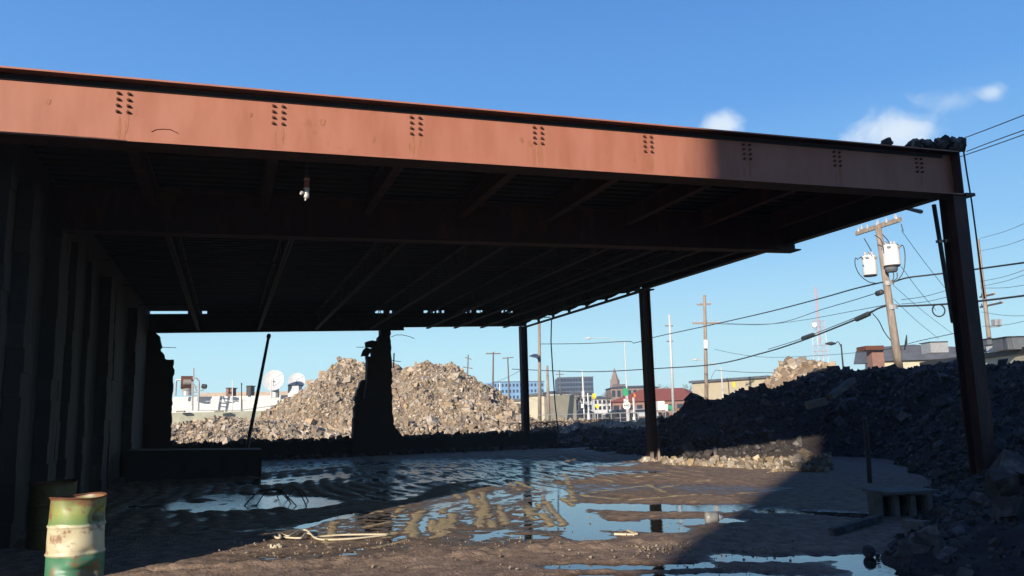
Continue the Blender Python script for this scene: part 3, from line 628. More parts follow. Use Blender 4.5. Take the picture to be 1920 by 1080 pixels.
def cones(L, seed, amp=.35):
    def f(X, Y):
        h = np.full(np.shape(X), -1.0)
        for (x, y, H, Rr, ex) in L:
            r = np.hypot((X-x), (Y-y)*.8)/Rr; r = r*(1+.18*fbm(X*.25+x, Y*.25, 3, seed+3))
            h = np.maximum(h, H*(1-np.clip(r, 0, 1.3)**ex))
        return h+np.where(h > -.5, amp*fbm(X*.45, Y*.45, 4, seed)+.12*fbm(X*2, Y*2, 3, seed+7), 0)*np.clip(h*1.2+.1, 0, 1)-.03
    return f
def ck(px, py, dep, Rr, ex=1.0): p = D(px, py, dep); return (p[0], p[1], p[2], Rr, ex)
L1 = [ck(650,668,66,7.8,1.05), ck(690,690,67,7.5,1.05), ck(800,674,66,8.6,1.05), ck(845,690,66,7.5,1.05), ck(735,690,66,6.5,1), ck(765,693,66,6.5,1), ck(600,735,65,5,1.1), ck(870,718,65,5,1.2), ck(900,745,65,5.5,1.1), ck(560,765,62,5,1.1), ck(720,770,58,4,1.3)]
heap('rubble_heap', 'tall sunlit tan rubble heap with two peaks behind the broken pier', cones(L1, 4, .75), (D(440,780,62)[0], D(1010,780,70)[0]), (47, 80), .25, 75000, M['rubble'], M['rubbledirt'], (.082,.7), 11, -.2)
L2 = [ck(420,785,57,5.5,1.6), ck(360,795,56,4.5,1.6), ck(480,790,57,4.5,1.5), ck(540,795,56,4,1.5), ck(620,812,56,4,1.5)]
heap('rubble_heap', 'low wide sunlit rubble heap at the left of the back opening', cones(L2, 8, .2), (-8, 13), (46, 66), .25, 24000, M['rubble'], M['rubbledirt'], (.09,.5), 13)
L3 = [ck(1485,680,44,2.6,1.6), ck(1515,676,44,2.8,1.6), ck(1545,684,44,2.4,1.6), ck(1465,694,44,2.2,1.4)]
heap('rubble_heap', 'pale sunlit top of a far rubble heap showing above the dark heap', cones(L3, 21, .2), (19, 34), (26, 44), .25, 2500, M['rubble'], M['rubbledirt'], (.18,.7), 17)
L4 = [ck(1005,790,52,3.2,1.4), ck(1050,791,52,3.2,1.4), ck(1095,792,51,3.0,1.4), ck(1140,791,50,3.0,1.4), ck(1185,790,48,3,1.4), ck(1230,789,46,3,1.4)]
heap('rubble_heap', 'low pale bank of rubble and dirt behind the low wall between the two back columns', cones(L4, 25, .15), (16, 28), (36, 52), .2, 2600, M['rubble'], M['rubbledirt'], (.16,.5), 19)
# chunky sunlit rubble edge by the middle column
mb = MB()
for i in range(600):
    u = random.random(); p = G(1245+u*310, 872+u*16-random.random()**2*(3+u*26)); s = random.uniform(.04, .14)*(1.7 if random.random() < .12 else 1)
    mb.chunk((p[0], p[1], s*.25+.02), (s*1.4, s, s*.8))
for i in range(260):
    px = random.uniform(1440, 1560); p = G(px, 888-random.random()*14-(px-1440)*.05); hh = max(0, (px-1440)/120)*random.uniform(0, .3); q_ = random.uniform(.03,.10); mb.chunk((p[0], p[1], hh), (q_*1.3, q_, q_*.8))
for px, py, s in ((1270,872,.15),(1300,873,.18),(1335,873,.2),(1362,878,.22),(1408,882,.2),(1516,862,.34),(1540,882,.4),(1470,872,.2),(1500,880,.35)):
    p = G(px, py); mb.chunk((p[0], p[1], s*.3), (s*1.3, s*.9, s*.6))
o = mb.build('rubble_edging', M['edging'], origin=G(1400,880)); tag(o, 'line of pale sunlit rubble lumps running right from the middle column foot', 'rubble', kind='stuff')
# scattered small debris on the mud
mb = MB()
for i in range(420):
    px = random.uniform(400, 1500); py = random.choice([random.gauss(1040, 16), random.uniform(960, 1080), random.gauss(1030,10)]); p = G(px, min(py, 1095)); s = random.choice([.007,.009,.012,.014,.02])
    mb.chunk((p[0], p[1], .045+s*.2), (s*1.4, s, s))
for i in range(80):
    p = G(random.gauss(1245,45), random.gauss(1035,9)); s = random.uniform(.008,.022); mb.chunk((p[0], p[1], .05), (s*1.4, s, s))
o = mb.build('gravel', M['clod']); tag(o, 'small muddy stones scattered over the wet ground', 'gravel', kind='stuff')

# ------------------------------------------------------------------ drums, rope, small things
def drum_mat():
    m, nt, p = newmat('drum_paint'); L = nt.links
    tc = nt.nodes.new('ShaderNodeTexCoord'); s = nt.nodes.new('ShaderNodeSeparateXYZ'); L.new(tc.outputs['Object'], s.inputs[0])
    n1 = nt.nodes.new('ShaderNodeTexNoise'); n1.inputs['Scale'].default_value = 5; n1.inputs['Detail'].default_value = 7; L.new(tc.outputs['Object'], n1.inputs[0])
    a = nt.nodes.new('ShaderNodeMath'); a.operation = 'MULTIPLY_ADD'; L.new(n1.outputs[0], a.inputs[0]); a.inputs[1].default_value = .06; L.new(s.outputs[2], a.inputs[2])
    mr = nt.nodes.new('ShaderNodeMapRange'); mr.inputs['From Max'].default_value = .95; L.new(a.outputs[0], mr.inputs[0])
    c = ramp(nt, [(.0, (.04,.15,.085)), (.31, (.06,.20,.11)), (.345, (.46,.41,.27)), (.66, (.52,.47,.31)), (.68, (.14,.24,.09)), (.80, (.27,.31,.09)), (.93, (.20,.21,.09)), (.95, (.16,.07,.03))], mr.outputs[0])
    n2 = nt.nodes.new('ShaderNodeTexNoise'); n2.inputs['Scale'].default_value = 4; n2.inputs['Detail'].default_value = 9; n2.inputs['Roughness'].default_value = .75; L.new(tc.outputs['Object'], n2.inputs[0])
    f = ramp(nt, [(.52, (0,0,0)), (.60, (.9,.9,.9))], n2.outputs[0])
    mx = nt.nodes.new('ShaderNodeMix'); mx.data_type = 'RGBA'; L.new(f, mx.inputs[0]); L.new(c, mx.inputs[6]); mx.inputs[7].default_value = (.22,.10,.05,1)
    L.new(mx.outputs[2], p.inputs['Base Color']); p.inputs['Roughness'].default_value = .45
    b = nt.nodes.new('ShaderNodeBump'); b.inputs['Strength'].default_value = .3; b.inputs['Distance'].default_value = .01; L.new(n1.outputs[0], b.inputs['Height']); L.new(b.outputs[0], p.inputs['Normal'])
    return m
def drum(loc, label, mt, dents, rot=0, taper=.0):
    t = thing('oil_drum', label, 'drum', loc); n = 72
    prof = []
    for z in np.linspace(0, .88, 67):
        r = .286
        for zr in (.295, .585): r += .014*math.exp(-((z-zr)/.012)**2)
        if z < .015 or z > .865: r += .008
        prof.append((r*(1-taper*z/.88), z))
    V = []; k = len(prof)
    for r, z in prof:
        for j in range(n):
            a = 2*math.pi*j/n+rot; rr = r
            for (da, dz, wa, wz, amt) in dents:
                d = (a-da+math.pi) % (2*math.pi)-math.pi; rr -= amt*math.exp(-(d/wa)**2-((z-dz)/wz)**2)
            rr += .004*math.sin(3*a+z*9)
            V.append((loc[0]+rr*math.cos(a), loc[1]+rr*math.sin(a), loc[2]+z+ (0.012*math.sin(2*a) if z > .8 else 0)))
    F = [(i*n+j, i*n+(j+1)%n, (i+1)*n+(j+1)%n, (i+1)*n+j) for i in range(k-1) for j in range(n)]
    mb = MB(); mb.add(V, F); mb.build('shell', mt, t, smooth=True)
    mb = MB(); mb.lathe((loc[0], loc[1], loc[2]+.83), [(.25*(1-taper), 0), (.25*(1-taper), .01)], 32); mb.build('lid', M['rust'], t)
    mb = MB(); ring = [(loc[0]+(.293*(1-taper))*math.cos(2*math.pi*j/36), loc[1]+(.293*(1-taper))*math.sin(2*math.pi*j/36), loc[2]+.88+.012*math.sin(4*math.pi*j/36)) for j in range(37)]
    mb.tube(ring, .009, 6, cap=False); mb.build('rim', M['rust'], t, smooth=True)
    return t
M['drum'] = drum_mat()
M['ydrum'] = mat('dull_yellow_paint', (.13,.095,.015), (.06,.04,.015), 4, .6)
pb = base(143, 1010, 8.55); pb[2] = .01
drum(pb, 'dented green and cream striped oil drum standing in the sun at the lower left', M['drum'], [(-.45,.66,.30,.07,.15), (-.75,.09,.4,.08,.08), (-.15,.70,.25,.06,.10), (-2.0,.2,.3,.1,.03), (-1.3,.14,.5,.03,.03), (-1.75,.45,.35,.10,.025), (-1.0,.30,.3,.05,.03), (-1.6,.8,.3,.05,.02)], taper=.06)
pb = G(92, 1028); pb[2] = .0
drum(pb, 'dull yellow oil drum in the shade behind the striped drum', M['ydrum'], [(-1.5,.5,.3,.2,.03)])
# hanging pipe fitting
hp = D(575,345,11.35); zt_ = D(575,333,11.35)[2]
t = thing('hanging_valve', 'short red and white pipe with a valve hanging under the front girder', 'pipe fitting', hp)
x, y = hp[0], hp[1]; s = 11.35/1473
mb = MB(); mb.tube([(x,y,zt_), (x,y,zt_+1.15)], .016, 6); mb.build('riser', M['steel'], t)
mb = MB(); mb.lathe((x,y,zt_-20*s), [(.038,0),(.038,18*s),(.045,18*s),(.045,20*s)], 14); mb.build('red_pipe', mat('red_pipe_paint',(.30,.07,.05),(.22,.05,.04),9,.6), t)
mb = MB(); mb.lathe((x,y,zt_-40*s), [(.025,0),(.042,3*s),(.042,8*s),(.036,9*s),(.040,18*s),(.046,18.2*s),(.046,19.8*s)], 14); mb.tube([(x-.02,y-.01,zt_-31*s),(x-.06,y-.03,zt_-31*s)], .016, 8); mb.tube([(x-.06,y-.03,zt_-31*s),(x-.085,y-.04,zt_-31*s)], .03, 10); mb.build('valve', M['insul'], t)
mb = MB(); mb.lathe((x,y,zt_-4.5*s), [(.041,0),(.041,1.2*s)], 14); mb.build('ring', M['insul'], t)
mb = MB(); mb.tube([(x-.01,y,zt_-40*s),(x-.015,y,zt_-44*s)], .012, 6); mb.build('nipple', M['insul'], t)
# rope
def gz(px, py, dz=.045): p = G(px, py, dz); return p
mb = MB()
def smooth(pts, n=6):
    P = [np.array(p) for p in pts]; out = []
    for i in range(len(P)-1):
        p0, p1, p2, p3 = P[max(i-1,0)], P[i], P[i+1], P[min(i+2,len(P)-1)]
        for k in range(n):
            t_ = k/n; out.append(.5*((2*p1)+(-p0+p2)*t_+(2*p0-5*p1+4*p2-p3)*t_*t_+(-p0+3*p1-3*p2+p3)*t_**3))
    out.append(P[-1]); return out
mb.tube(smooth([gz(*q) for q in ((516,1006),(524,1001),(540,1005),(552,1000),(562,995),(574,994),(584,1002),(592,1009),(612,1012),(660,1010),(700,1006),(726,1003))]), .014, 6)
mb.tube(smooth([gz(*q,.05) for q in ((514,1004),(530,1007),(560,1009),(568,1007),(572,1001),(582,1001),(590,1008),(600,1006),(640,1003),(690,1002),(728,1002))]), .014, 6)
mb.tube(smooth([gz(*q,.06) for q in ((512,1006),(516,1001),(524,1003),(526,1008),(518,1008),(513,1003))]), .016, 6)
o = mb.build('rope', M['rope'], origin=G(600,1005), smooth=True); tag(o, 'pale looped rope lying on the wet mud beside the shadow edge', 'rope')
mb = MB()
for (a, c, b, hh) in (((458,949),(486,941),(540,937),.26),((480,949),(497,938),(545,944),.30),((458,948),(500,931),(556,949),.30),((520,931),(538,944),(575,950),.30),((540,932),(562,938),(578,940),.2)):
    A, B = G(*a), G(*b); Cc = (A+B)/2; Cc[2] = hh; mb.tube(smooth([A, (A+Cc)/2+[0,0,hh*.3], Cc, (B+Cc)/2+[0,0,hh*.3], B], 5), .011, 5)
o = mb.build('cable_tangle', M['black'], origin=G(515,948), smooth=True); tag(o, 'tangle of black bent rods arching over the puddle at left', 'cable')
mb = MB()
p = G(518,1033)
for i in range(9): mb.chunk(p+[random.gauss(0,.045), random.gauss(0,.02), .055], (.06,.03,.03))
o = mb.build('paper_scrap', M['rope'], origin=p); tag(o, 'crumpled pale paper scrap on the mud below the rope', 'litter')
mb = MB(); mb.bar(gz(1152,1001,.04), gz(1190,1002,.04), .05, .025); mb.bar(gz(1178,994,.05), gz(1193,1001,.05), .04, .02)
o = mb.build('broken_batten', M['rope'], origin=G(1170,1001)); tag(o, 'broken pale wooden batten at the edge of the big puddle', 'wood')
p = G(1335,981); t = thing('plastic_jug', 'dirty translucent plastic jug lying on its side in the puddle', 'jug', p)
ax = np.array([crt[0], crt[1], 0]); mb = MB(); p = p+[0,0,.08]
mb.tube([p-ax*.10, p-ax*.09, p-ax*.02, p, p+ax*.07, p+ax*.09], [.05,.085,.088,.078,.088,.07], 16); mb.build('body', M['jug'], t, smooth=True)
mb = MB(); mb.tube([p+ax*.09, p+ax*.13, p+ax*.16], [.06,.03,.028], 12); mb.build('neck', M['palegrey'], t, smooth=True)
# stacked block with slab on top, right
bc = G(1690,972); s = 12.2/1473
t = thing('cinder_block', 'hollow grey cinder block under a flat slab at the foot of the dark heap', 'block', bc)
mb = MB(); ux = ax; uy = np.array([-ax[1], ax[0], 0])
def obox(mb, c, hx, hy, z0, z1, rot=0.0):
    cr, sr = math.cos(rot), math.sin(rot); a1 = ux*cr+uy*sr; a2 = -ux*sr+uy*cr
    V = [c+a1*i*hx+a2*j*hy+[0,0,zq] for zq in (z0, z1) for i, j in ((-1,-1),(1,-1),(1,1),(-1,1))]
    mb.add(V, [(0,3,2,1),(4,5,6,7),(0,1,5,4),(1,2,6,5),(2,3,7,6),(3,0,4,7)])
for q in (-.36,-.12,.12,.36): obox(mb, bc+ux*q, .035, .17, .05, .34)
obox(mb, bc, .395, .17, 0, .05); obox(mb, bc, .395, .17, .34, .37); obox(mb, bc+uy*.13, .33, .02, .05, .34)
mb.build('body', M['dimconc'], t)
mb = MB(); obox(mb, bc+ux*.05+uy*.05, .42, .30, .372, .41, .25); o = mb.build('flat_slab', M['dimconc'], origin=bc); tag(o, 'flat pale slab lying on the cinder block', 'slab')
# post in heap, plank, loose large slabs
mb = MB(); mb.tube([D(1631,905,15.2), D(1627,840,15.2), D(1621,784,15.2)], .045, 8); o = mb.build('bent_post', M['joist'], origin=D(1631,905,15.2)); tag(o, 'thin grey post standing at the front of the dark heap', 'post')
def loose(name, label, pts, w, h, mt, cat):
    mb = MB(); mb.bar(pts[0], pts[1], w, h); o = mb.build(name, mt, origin=pts[0]); tag(o, label, cat)
loose('concrete_beam', 'long grey beam lying diagonally on the dark heap face', (D(1557,744,22), D(1600,712,22.5)), .16, .16, M['dimconc'], 'beam')
loose('broken_slab', 'short pale beam end jutting left from the dark heap', (D(1512,760,21), D(1548,752,21)), .22, .2, M['dimconc'], 'slab')
loose('metal_pipe', 'short dull pipe lying near the front foot of the dark heap', (G(1560,1010)+[0,0,.08], G(1650,985)+[0,0,.10]), .09, .09, M['drubble'], 'pipe')
loose('broken_slab', 'pale rounded slab on the near rubble under the cinder block', (D(1697,982,9.9), D(1738,985,9.7)), .16, .1, M['dimconc'], 'slab')
mb = MB()
for c, sz in ((D(1900,880,9.5),(.42,.3,.3)), (D(1880,905,9.3),(.3,.3,.3)), (D(1830,935,10.5),(.18,.16,.14)), (D(1720,1045,8.3),(.35,.3,.25)), (D(1750,1030,8.2),(.3,.25,.2)), (D(1780,1060,8),(.28,.25,.2)), (D(1740,1010,8.6),(.3,.2,.2)), (D(1900,960,8.8),(.3,.3,.3)), (D(1860,1020,8.2),(.35,.3,.3)), (D(1690,1083,8.0),(.35,.4,.12))):
    mb.chunk(c, sz)
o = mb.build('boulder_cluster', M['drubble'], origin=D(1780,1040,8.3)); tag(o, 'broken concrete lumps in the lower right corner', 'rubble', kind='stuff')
mb = MB(); p = G(1630,1045); mb.lathe(p, [(.04,0),(.065,.03),(.07,.07),(.055,.11),(.02,.13)], 9); o = mb.build('stone', M['drubble'], origin=p); tag(o, 'single dark stone in the near shaded puddle', 'stone')
# rebars poking from heaps
for k, (pts, lab) in enumerate((([D(1258,800,25), D(1260,782,25), D(1268,779,25), D(1278,787,25), D(1280,793,25)], 'bent loop of rebar rising left of the dark heap'), ([D(1268,779,25.1), D(1270,792,25.1)], 'short upright rebar inside the bent loop'),
      ([D(1735,800,16), D(1742,818,15.8), D(1752,825,15.6)], 'curved pale rod on the dark heap near the column'), ([D(1870,690,24), D(1885,698,24), D(1900,712,24)], 'black hose sagging over the right end of the dark heap'))):
    mb = MB(); mb.tube(smooth(pts), .02, 5); o = mb.build('rebar_rod', M['steel'] if k != 2 else M['joist'], origin=pts[0]); tag(o, lab, 'rebar')

# ------------------------------------------------------------------ distant site: left white building
def wallbox(mb, pxl, pxr, ytop, dl, dr, thick, zb=0.0, zt=None, ybot=None):
    A, B = D(pxl, ytop, dl), D(pxr, ytop, dr)
    z1 = zt if zt is not None else (A[2]+B[2])/2
    if ybot is not None: zb = D((pxl+pxr)/2, ybot, (dl+dr)/2)[2]
    d = B-A; d[2] = 0; d /= np.linalg.norm(d); nrm = np.array([-d[1], d[0], 0])
    a = np.array([A[0],A[1],0]); b = np.array([B[0],B[1],0])
    V = [p+[0,0,z] for z in (zb, z1) for p in (a, b, b+nrm*thick, a+nrm*thick)]
    mb.add(V, [(0,3,2,1),(4,5,6,7),(0,1,5,4),(1,2,6,5),(2,3,7,6),(3,0,4,7)]); return a, b, z1
wb = thing('white_building', 'long low white building with rooftop plant seen through the left opening', 'building', base(440,780,100))
mb = MB(); wallbox(mb, 180, 640, 743, 96, 104, 30, zb=0); mb.build('wall', M['white'], wb)
mb = MB(); wallbox(mb, 375, 640, 734, 118, 122, 12, zb=1); mb.build('parapet', mat('tan_parapet',(.45,.36,.28),(.36,.28,.22),2,.9), wb)
mb = MB(); wallbox(mb, 385, 700, 748.2, 95.3, 96, .1, ybot=749); mb.build('wall_pipe', M['galv'], wb)
# rail
mb = MB()
for px in (455, 537): A = D(px,748,94); mb.tube([A*[1,1,0]+[0,0,1.5], A], .06, 5)
mb.tube([D(370,770,94), D(455,769,94), D(537,757,94), D(575,753,94)], .05, 5); mb.build('rail', M['galv'], wb)
cw = thing('yard_wall', 'grey concrete yard wall in front of the white building', 'wall', base(430,790,80)); mb = MB(); wallbox(mb, 180, 640, 772, 79, 82, .4); mb.build('wall', mat('grey_green_concrete',(.36,.36,.28),(.26,.26,.21),1,.9), cw)
mb = MB(); wallbox(mb, 402, 420, 769, 79, 79.3, .6, ybot=773); wallbox(mb, 330, 345, 770, 78.9, 79, .6, ybot=773); mb.build('coping', M['conc'], cw)
ft = thing('rooftop_fan', 'rusty round exhaust fan housing with pipe frame on the white building roof', 'exhaust fan', D(350,742,97))
c = D(351,717,97); nrm = -ray(351,717); nrm[2] = 0; nrm /= np.linalg.norm(nrm); side = np.array([-nrm[1], nrm[0], 0])
s97 = 97/1473
mb = MB(); mb.tube([c-side*11*s97, c+side*11*s97], 12*s97, 20); mb.build('housing', M['rust'], ft)
mb = MB(); mb.tube([c-side*7*s97+nrm*.8, c+side*7*s97+nrm*.8], 5*s97, 12); mb.build('panel', M['conc'], ft)
mb = MB(); mb.lathe(D(351,742,97), [(9*s97,0),(9*s97,8*s97),(11*s97,12*s97),(8*s97,14*s97)], 14); mb.build('stack', M['galv'], ft)
mb = MB(); mb.tube([D(329,742,97), D(330,715,97), D(333,712,97), D(342,712,97)], .13, 6); mb.tube([D(361,770,96), D(361,715,96)], .12, 6); mb.tube([D(372,770,96), D(373,715,96), D(368,709,96), D(362,709,96)], .12, 6)
for yy in (725,735,742): mb.tube([D(361,yy,96), D(372,yy,96)], .08, 5)
mb.tube([D(364,720,96), D(368,732,96), D(380,732,96), D(384,727,96)], .08, 5); mb.tube([D(363,690,96), D(363,712,96)], .09, 5); mb.build('pipe_frame', M['galv'], ft)
mb = MB(); mb.tube([D(379,724,96), D(387,725,96)], .28, 8); mb.build('flood_light', M['steel'], ft)
def dish(px, py, dep, label, r, aim):
    b = D(px+13, 742, dep); t = thing('satellite_dish', label, 'satellite dish', b, 'satellite dishes on the white building')
    c = D(px, py, dep); a = -ray(px,py); a /= np.linalg.norm(a); a = a+np.array([aim[0], aim[1], aim[2]]); a /= np.linalg.norm(a)
    u = np.cross(a, (0,0,1)); u /= np.linalg.norm(u); v = np.cross(u, a)
    V = []; F = []; n = 28; rings = 6
    for i in range(rings+1):
        for j in range(n):
            rr = r*i/rings; th = 2*math.pi*j/n; V.append(c+(u*math.cos(th)+v*math.sin(th))*rr+a*(.22*r*(i/rings)**2))
    for i in range(rings):
        for j in range(n): F.append((i*n+j, i*n+(j+1)%n, (i+1)*n+(j+1)%n, (i+1)*n+j))
    k = len(V); V += [np.array(p)-a*.05 for p in V]; F += [tuple(k+q for q in reversed(f)) for f in F]
    mb = MB(); mb.add(V, F); mb.build('reflector', M['palegrey'], t, smooth=True)
    mb = MB(); f = c+a*r*.9-v*r*.1+u*r*-.2; mb.tube([c-v*r*.5+a*.1, f], .03, 5); mb.tube([c+v*r*.6-u*r*.7+a*.2, f], .02, 5); mb.build('feed_arm', M['steel'], t)
    q = c-a*.6; mb = MB(); mb.tube([np.array([q[0],q[1],b[2]-.2]), q-[0,0,r*.4]], [.55,.45], 10); mb.tube([q-[0,0,r*.4], c], [.4,.2], 8); mb.build('pedestal', M['galv'], t)
dish(514, 714, 100, 'larger white satellite dish left of the other one', 1.35, (-.35,-.2,.35))
dish(557, 716, 104, 'smaller white satellite dish nearest the tall heap', 1.15, (-.35,-.2,.45))
for (x0, x1, yt, nm, mt_, lab) in ((462,470,724,'vent_stack','steel','small dark vent cluster on the white building roof left of the dishes'),(540,560,723,'hvac_unit','galv','grey boxed plant unit on the roof below the smaller dish'),(424,435,728,'hvac_unit','brickred','small red roof box on the white building')):
    mb = MB(); a, b, z1 = wallbox(mb, x0, x1, yt, 101, 101, 1.6, ybot=744); t = thing(nm, lab, 'roof unit', [*((a+b)/2)[:2], D(x0,744,101)[2]]); mb.build('casing', M[mt_], t)
    mb = MB(); wallbox(mb, x0-.8, x1+.8, yt-1.2, 100.9, 100.9, 1.9, ybot=yt+.2); mb.build('cover', M['steel'], t)
for px, yt, lab in ((436,713,'thin white mast on the white building roof by the red box'),(453,718,'short dark mast between the red box and the vents'),(508,712,'white mast in front of the larger dish')):
    mb = MB(); mb.tube([D(px,765,95)*[1,1,0]+[0,0,1.2], D(px,yt,95)], .06, 5); mb.tube([D(px-1.5,yt+2,95), D(px+1.5,yt+2,95)], .05, 4); o = mb.build('mast', M['white'] if px != 453 else M['steel'], origin=D(px,765,95)*[1,1,0]); tag(o, lab, 'mast')

# ------------------------------------------------------------------ utility poles
def pole(x1, y1, x2, y2, dep, rad, label, mt='wood', arms=(), cat='utility pole', group='utility poles along the streets', name='utility_pole', plate=None):
    T = D(x1, y1, dep); B = D(x2, y2, dep); d = (B-T)/(T[2]-B[2]); B = T+d*T[2]
    t = thing(name, label, cat, [B[0], B[1], 0], group)
    mb = MB(); mb.tube([B, (B+T)/2, T], [rad*1.25, rad*1.1, rad*.85], 10); mb.build('shaft', M[mt], t, smooth=True)
    for (xa, ya, da, xb, yb, db, th, ins) in arms:
        A, C_ = D(xa, ya, da), D(xb, yb, db); mb = MB(); mb.bar(A, C_, th, th*1.2); mb.build('crossarm', M['wood' if dep < 100 else 'wooddark'], t)
        for k in range(ins):
            q = A+(C_-A)*(k+.3)/(ins-.4); mb = MB(); mb.lathe(q+[0,0,th*.6], [(th*.35,0),(th*.5,th*.5),(th*.25,th),(th*.4,th*1.5),(.01,th*1.8)], 8); mb.build('insulator', M['insul'], t)
    return t
tp = pole(1646,422,1682,665,36,.16, 'big leaning wooden utility pole carrying two white transformers', arms=((1605,439,37.4,1687,413,34.9,.12,5),(1607,436,37.8,1689,410,35.3,.12,3)))
def can(cx, y0, y1, wpx, dep, label):
    c = D(cx, y1, dep); s = dep/1473; h = (y1-y0)*s; r = wpx/2*s
    t = MB(); t.lathe(c, [(r*.96,0),(r,.02),(r,h*.1),(r*1.02,h*.11),(r,h*.12),(r,h*.86),(r*1.05,h*.87),(r*1.05,h*.9),(r*.9,h*.97),(r*.3,h)], 24)
    o = t.build('transformer', M['white'], tp, smooth=False); tag(o, label)
    b = MB(); b.lathe(c-[0,0,.05], [(r*.9,0),(r*.93,.06)], 20); q = b.build('base_ring', M['steel'], o)
    for sx in (-.5, .1, .55):
        b = MB(); p = c+ux*r*sx+[0,0,h*.95]; b.lathe(p, [(.05,0),(.07,.05),(.04,.08),(.07,.12),(.03,.2)], 8); b.build('bushing', M['insul'], o)
    b = MB()
    for sx in (-.6, .6): b = MB(); p = c+ux*r*sx-uy*r*.85+[0,0,h*.78]; b.lathe(p, [(.07,0),(.09,.06),(.05,.1)], 8); b.build('lug', M['galv'], o)
    return c, r, h
can(1632, 478, 516, 25, 35.9, 'left transformer can'); can(1673, 458, 498, 30, 35.5, 'right transformer can')
mb = MB(); c = D(1672,510,35.5); mb.lathe(c, [(.22,0),(.27,.1),(.27,.28)], 16); mb.build('lower_drum', M['greyroof'], tp)
mb = MB()
for pts in (((1609,487),(1604,484),(1604,498),(1612,515),(1628,528),(1642,531)), ((1610,485),(1615,482),(1618,487)), ((1681,457),(1688,462),(1690,460)), ((1689,460),(1694,462),(1697,480),(1695,505),(1686,522),(1674,530)), ((1675,511),(1676,520),(1672,528)), ((1682,511),(1682,521),(1675,527)), ((1620,447),(1628,460),(1634,471)), ((1655,440),(1664,450),(1668,457)), ((1690,420),(1692,428),(1694,434)), ((1640,441),(1652,450),(1657,470))):
    mb.tube(smooth([D(a, b, 35.3) for a, b in pts]), .022, 5)
mb.build('jumper_wire', M['cable'], tp)
for y in (530, 575): mb = MB(); mb.tube([D(1650+(y-430)*.152, y-4, 36), D(1650+(y-430)*.152+.5, y+4, 36)], .24, 10); mb.build('band', M['galv'], tp)
pole(1833,448,1861,690,55,.13, 'thin utility pole right of the front column', 'wood', ((1838,557,57,1865,551,53,.10,3),(1838,576,57,1880,567,51,.10,4)))
pole(1321,553,1325,760,75,.16, 'straight wooden utility pole with two crossarms between the middle column and dark heap', 'wood', ((1307,571,75,1333,570,75,.13,3),(1299,606,75,1352,606,75,.14,5)))
t_ = D(1324,650,74.6); mb = MB(); mb.tube([D(1324,637,74.6), D(1324,653,74.6)], .24, 10); o = mb.build('pole_marker', M['white'], origin=D(1324,653,74.6)); tag(o, 'white sleeve marker around the pole with two crossarms', 'marker')
pole(1255,590,1263,775,110,.17, 'tall pale pole right of the middle column', 'palegrey', ((1247,611,110,1262,611,110,.12,2),(1250,640,110,1262,640,110,.12,2)))
pole(1011,604,1012,776,85,.17, 'thick pole carrying a solar panel right of the corner column', 'wood')
pole(1026,686,1029,776,95,.16, 'short bare wooden pole beside the thick solar panel pole', 'wood')
pole(925,660,924,742,130,.14, 'T shaped pole left of the corner column with lamp arm', 'wooddark', ((911,663,130,939,663,130,.14,4),))
pole(952,670,955,745,150,.14, 'T shaped pole just left of the corner column', 'wooddark', ((942,672,150,963,670,150,.14,3),))
pole(878,665,876,720,160,.13, 'faint double armed pole rising behind the tall heap', 'wooddark', ((872,670,160,884,674,160,.13,3),(868,688,160,886,691,160,.13,3)))
pole(1049,694,1051,760,170,.12, 'small pole with crossarm in front of the dark glass block', 'wooddark', ((1042,702,170,1057,702,170,.12,2),))
sp_ = thing('solar_panel', 'tilted solar panel mounted on the thick pole right of the corner column', 'solar panel', D(1005,672,84)); mb = MB(); A = [D(992,667,84), D(1001,663.5,86), D(1013,664,85.5), D(1008,671,83.5)]; mb.prism(A, (0,0,-.08)); mb.build('panel', M['darkbld'], sp_); mb = MB(); mb.bar(D(1004,669,84), D(1010,674,84.6), .1, .1); mb.build('bracket', M['steel'], sp_)
# street lamps
def lamp(px, yt, yb, dep, armpx, army, label, mt='palegrey', rad=.09):
    T = D(px, yt, dep); B = np.array([T[0], T[1], 0]); t = thing('street_lamp', label, 'street lamp', B, 'street lamps'); s = dep/1473
    mb = MB(); mb.tube([B, T], [rad*1.3, rad*.7], 8); mb.build('post', M[mt], t)
    E_ = D(px+armpx, army, dep); mb = MB(); mb.tube(smooth([T-[0,0,.3], (T+E_)/2+[0,0,.15], E_], 4), rad*.45, 5); mb.build('arm', M[mt], t)
    mb = MB(); d = (E_-T); d[2] = 0; d /= np.linalg.norm(d); mb.tube([E_, E_+d*.35, E_+d*.8], [.06,.15,.05], 8); mb.build('lamp_head', M[mt], t)
    return t
lamp(1171,640,770,95,-62,634,'tall thin street lamp with a long arm left of the middle column')
lamp(1352,688,765,95,-42,674,'thin grey street lamp with curved arm near the cream building')
lamp(1577,645,700,60,-10,644,'short dark box lamp post above the dark heap','steel',.07)
for px, yt, dp, lab in ((1092,695,100,'bright white post left of the yellow signs'),(1102,737,105,'short white post right of the bright white post'),(1187,745,105,'thin white post right of the route sign'),(1210,715,110,'thin pale post near the middle column foot'),(937,718,120,'thin white post left of the corner column base')):
    T = D(px, yt, dp); mb = MB(); mb.tube([T*[1,1,0], T], .085, 6); mb.tube([T-[0,0,3.5], T-[0,0,2.6]], .2, 6); o = mb.build('sign_post', M['white'], origin=T*[1,1,0]); tag(o, lab, 'post')
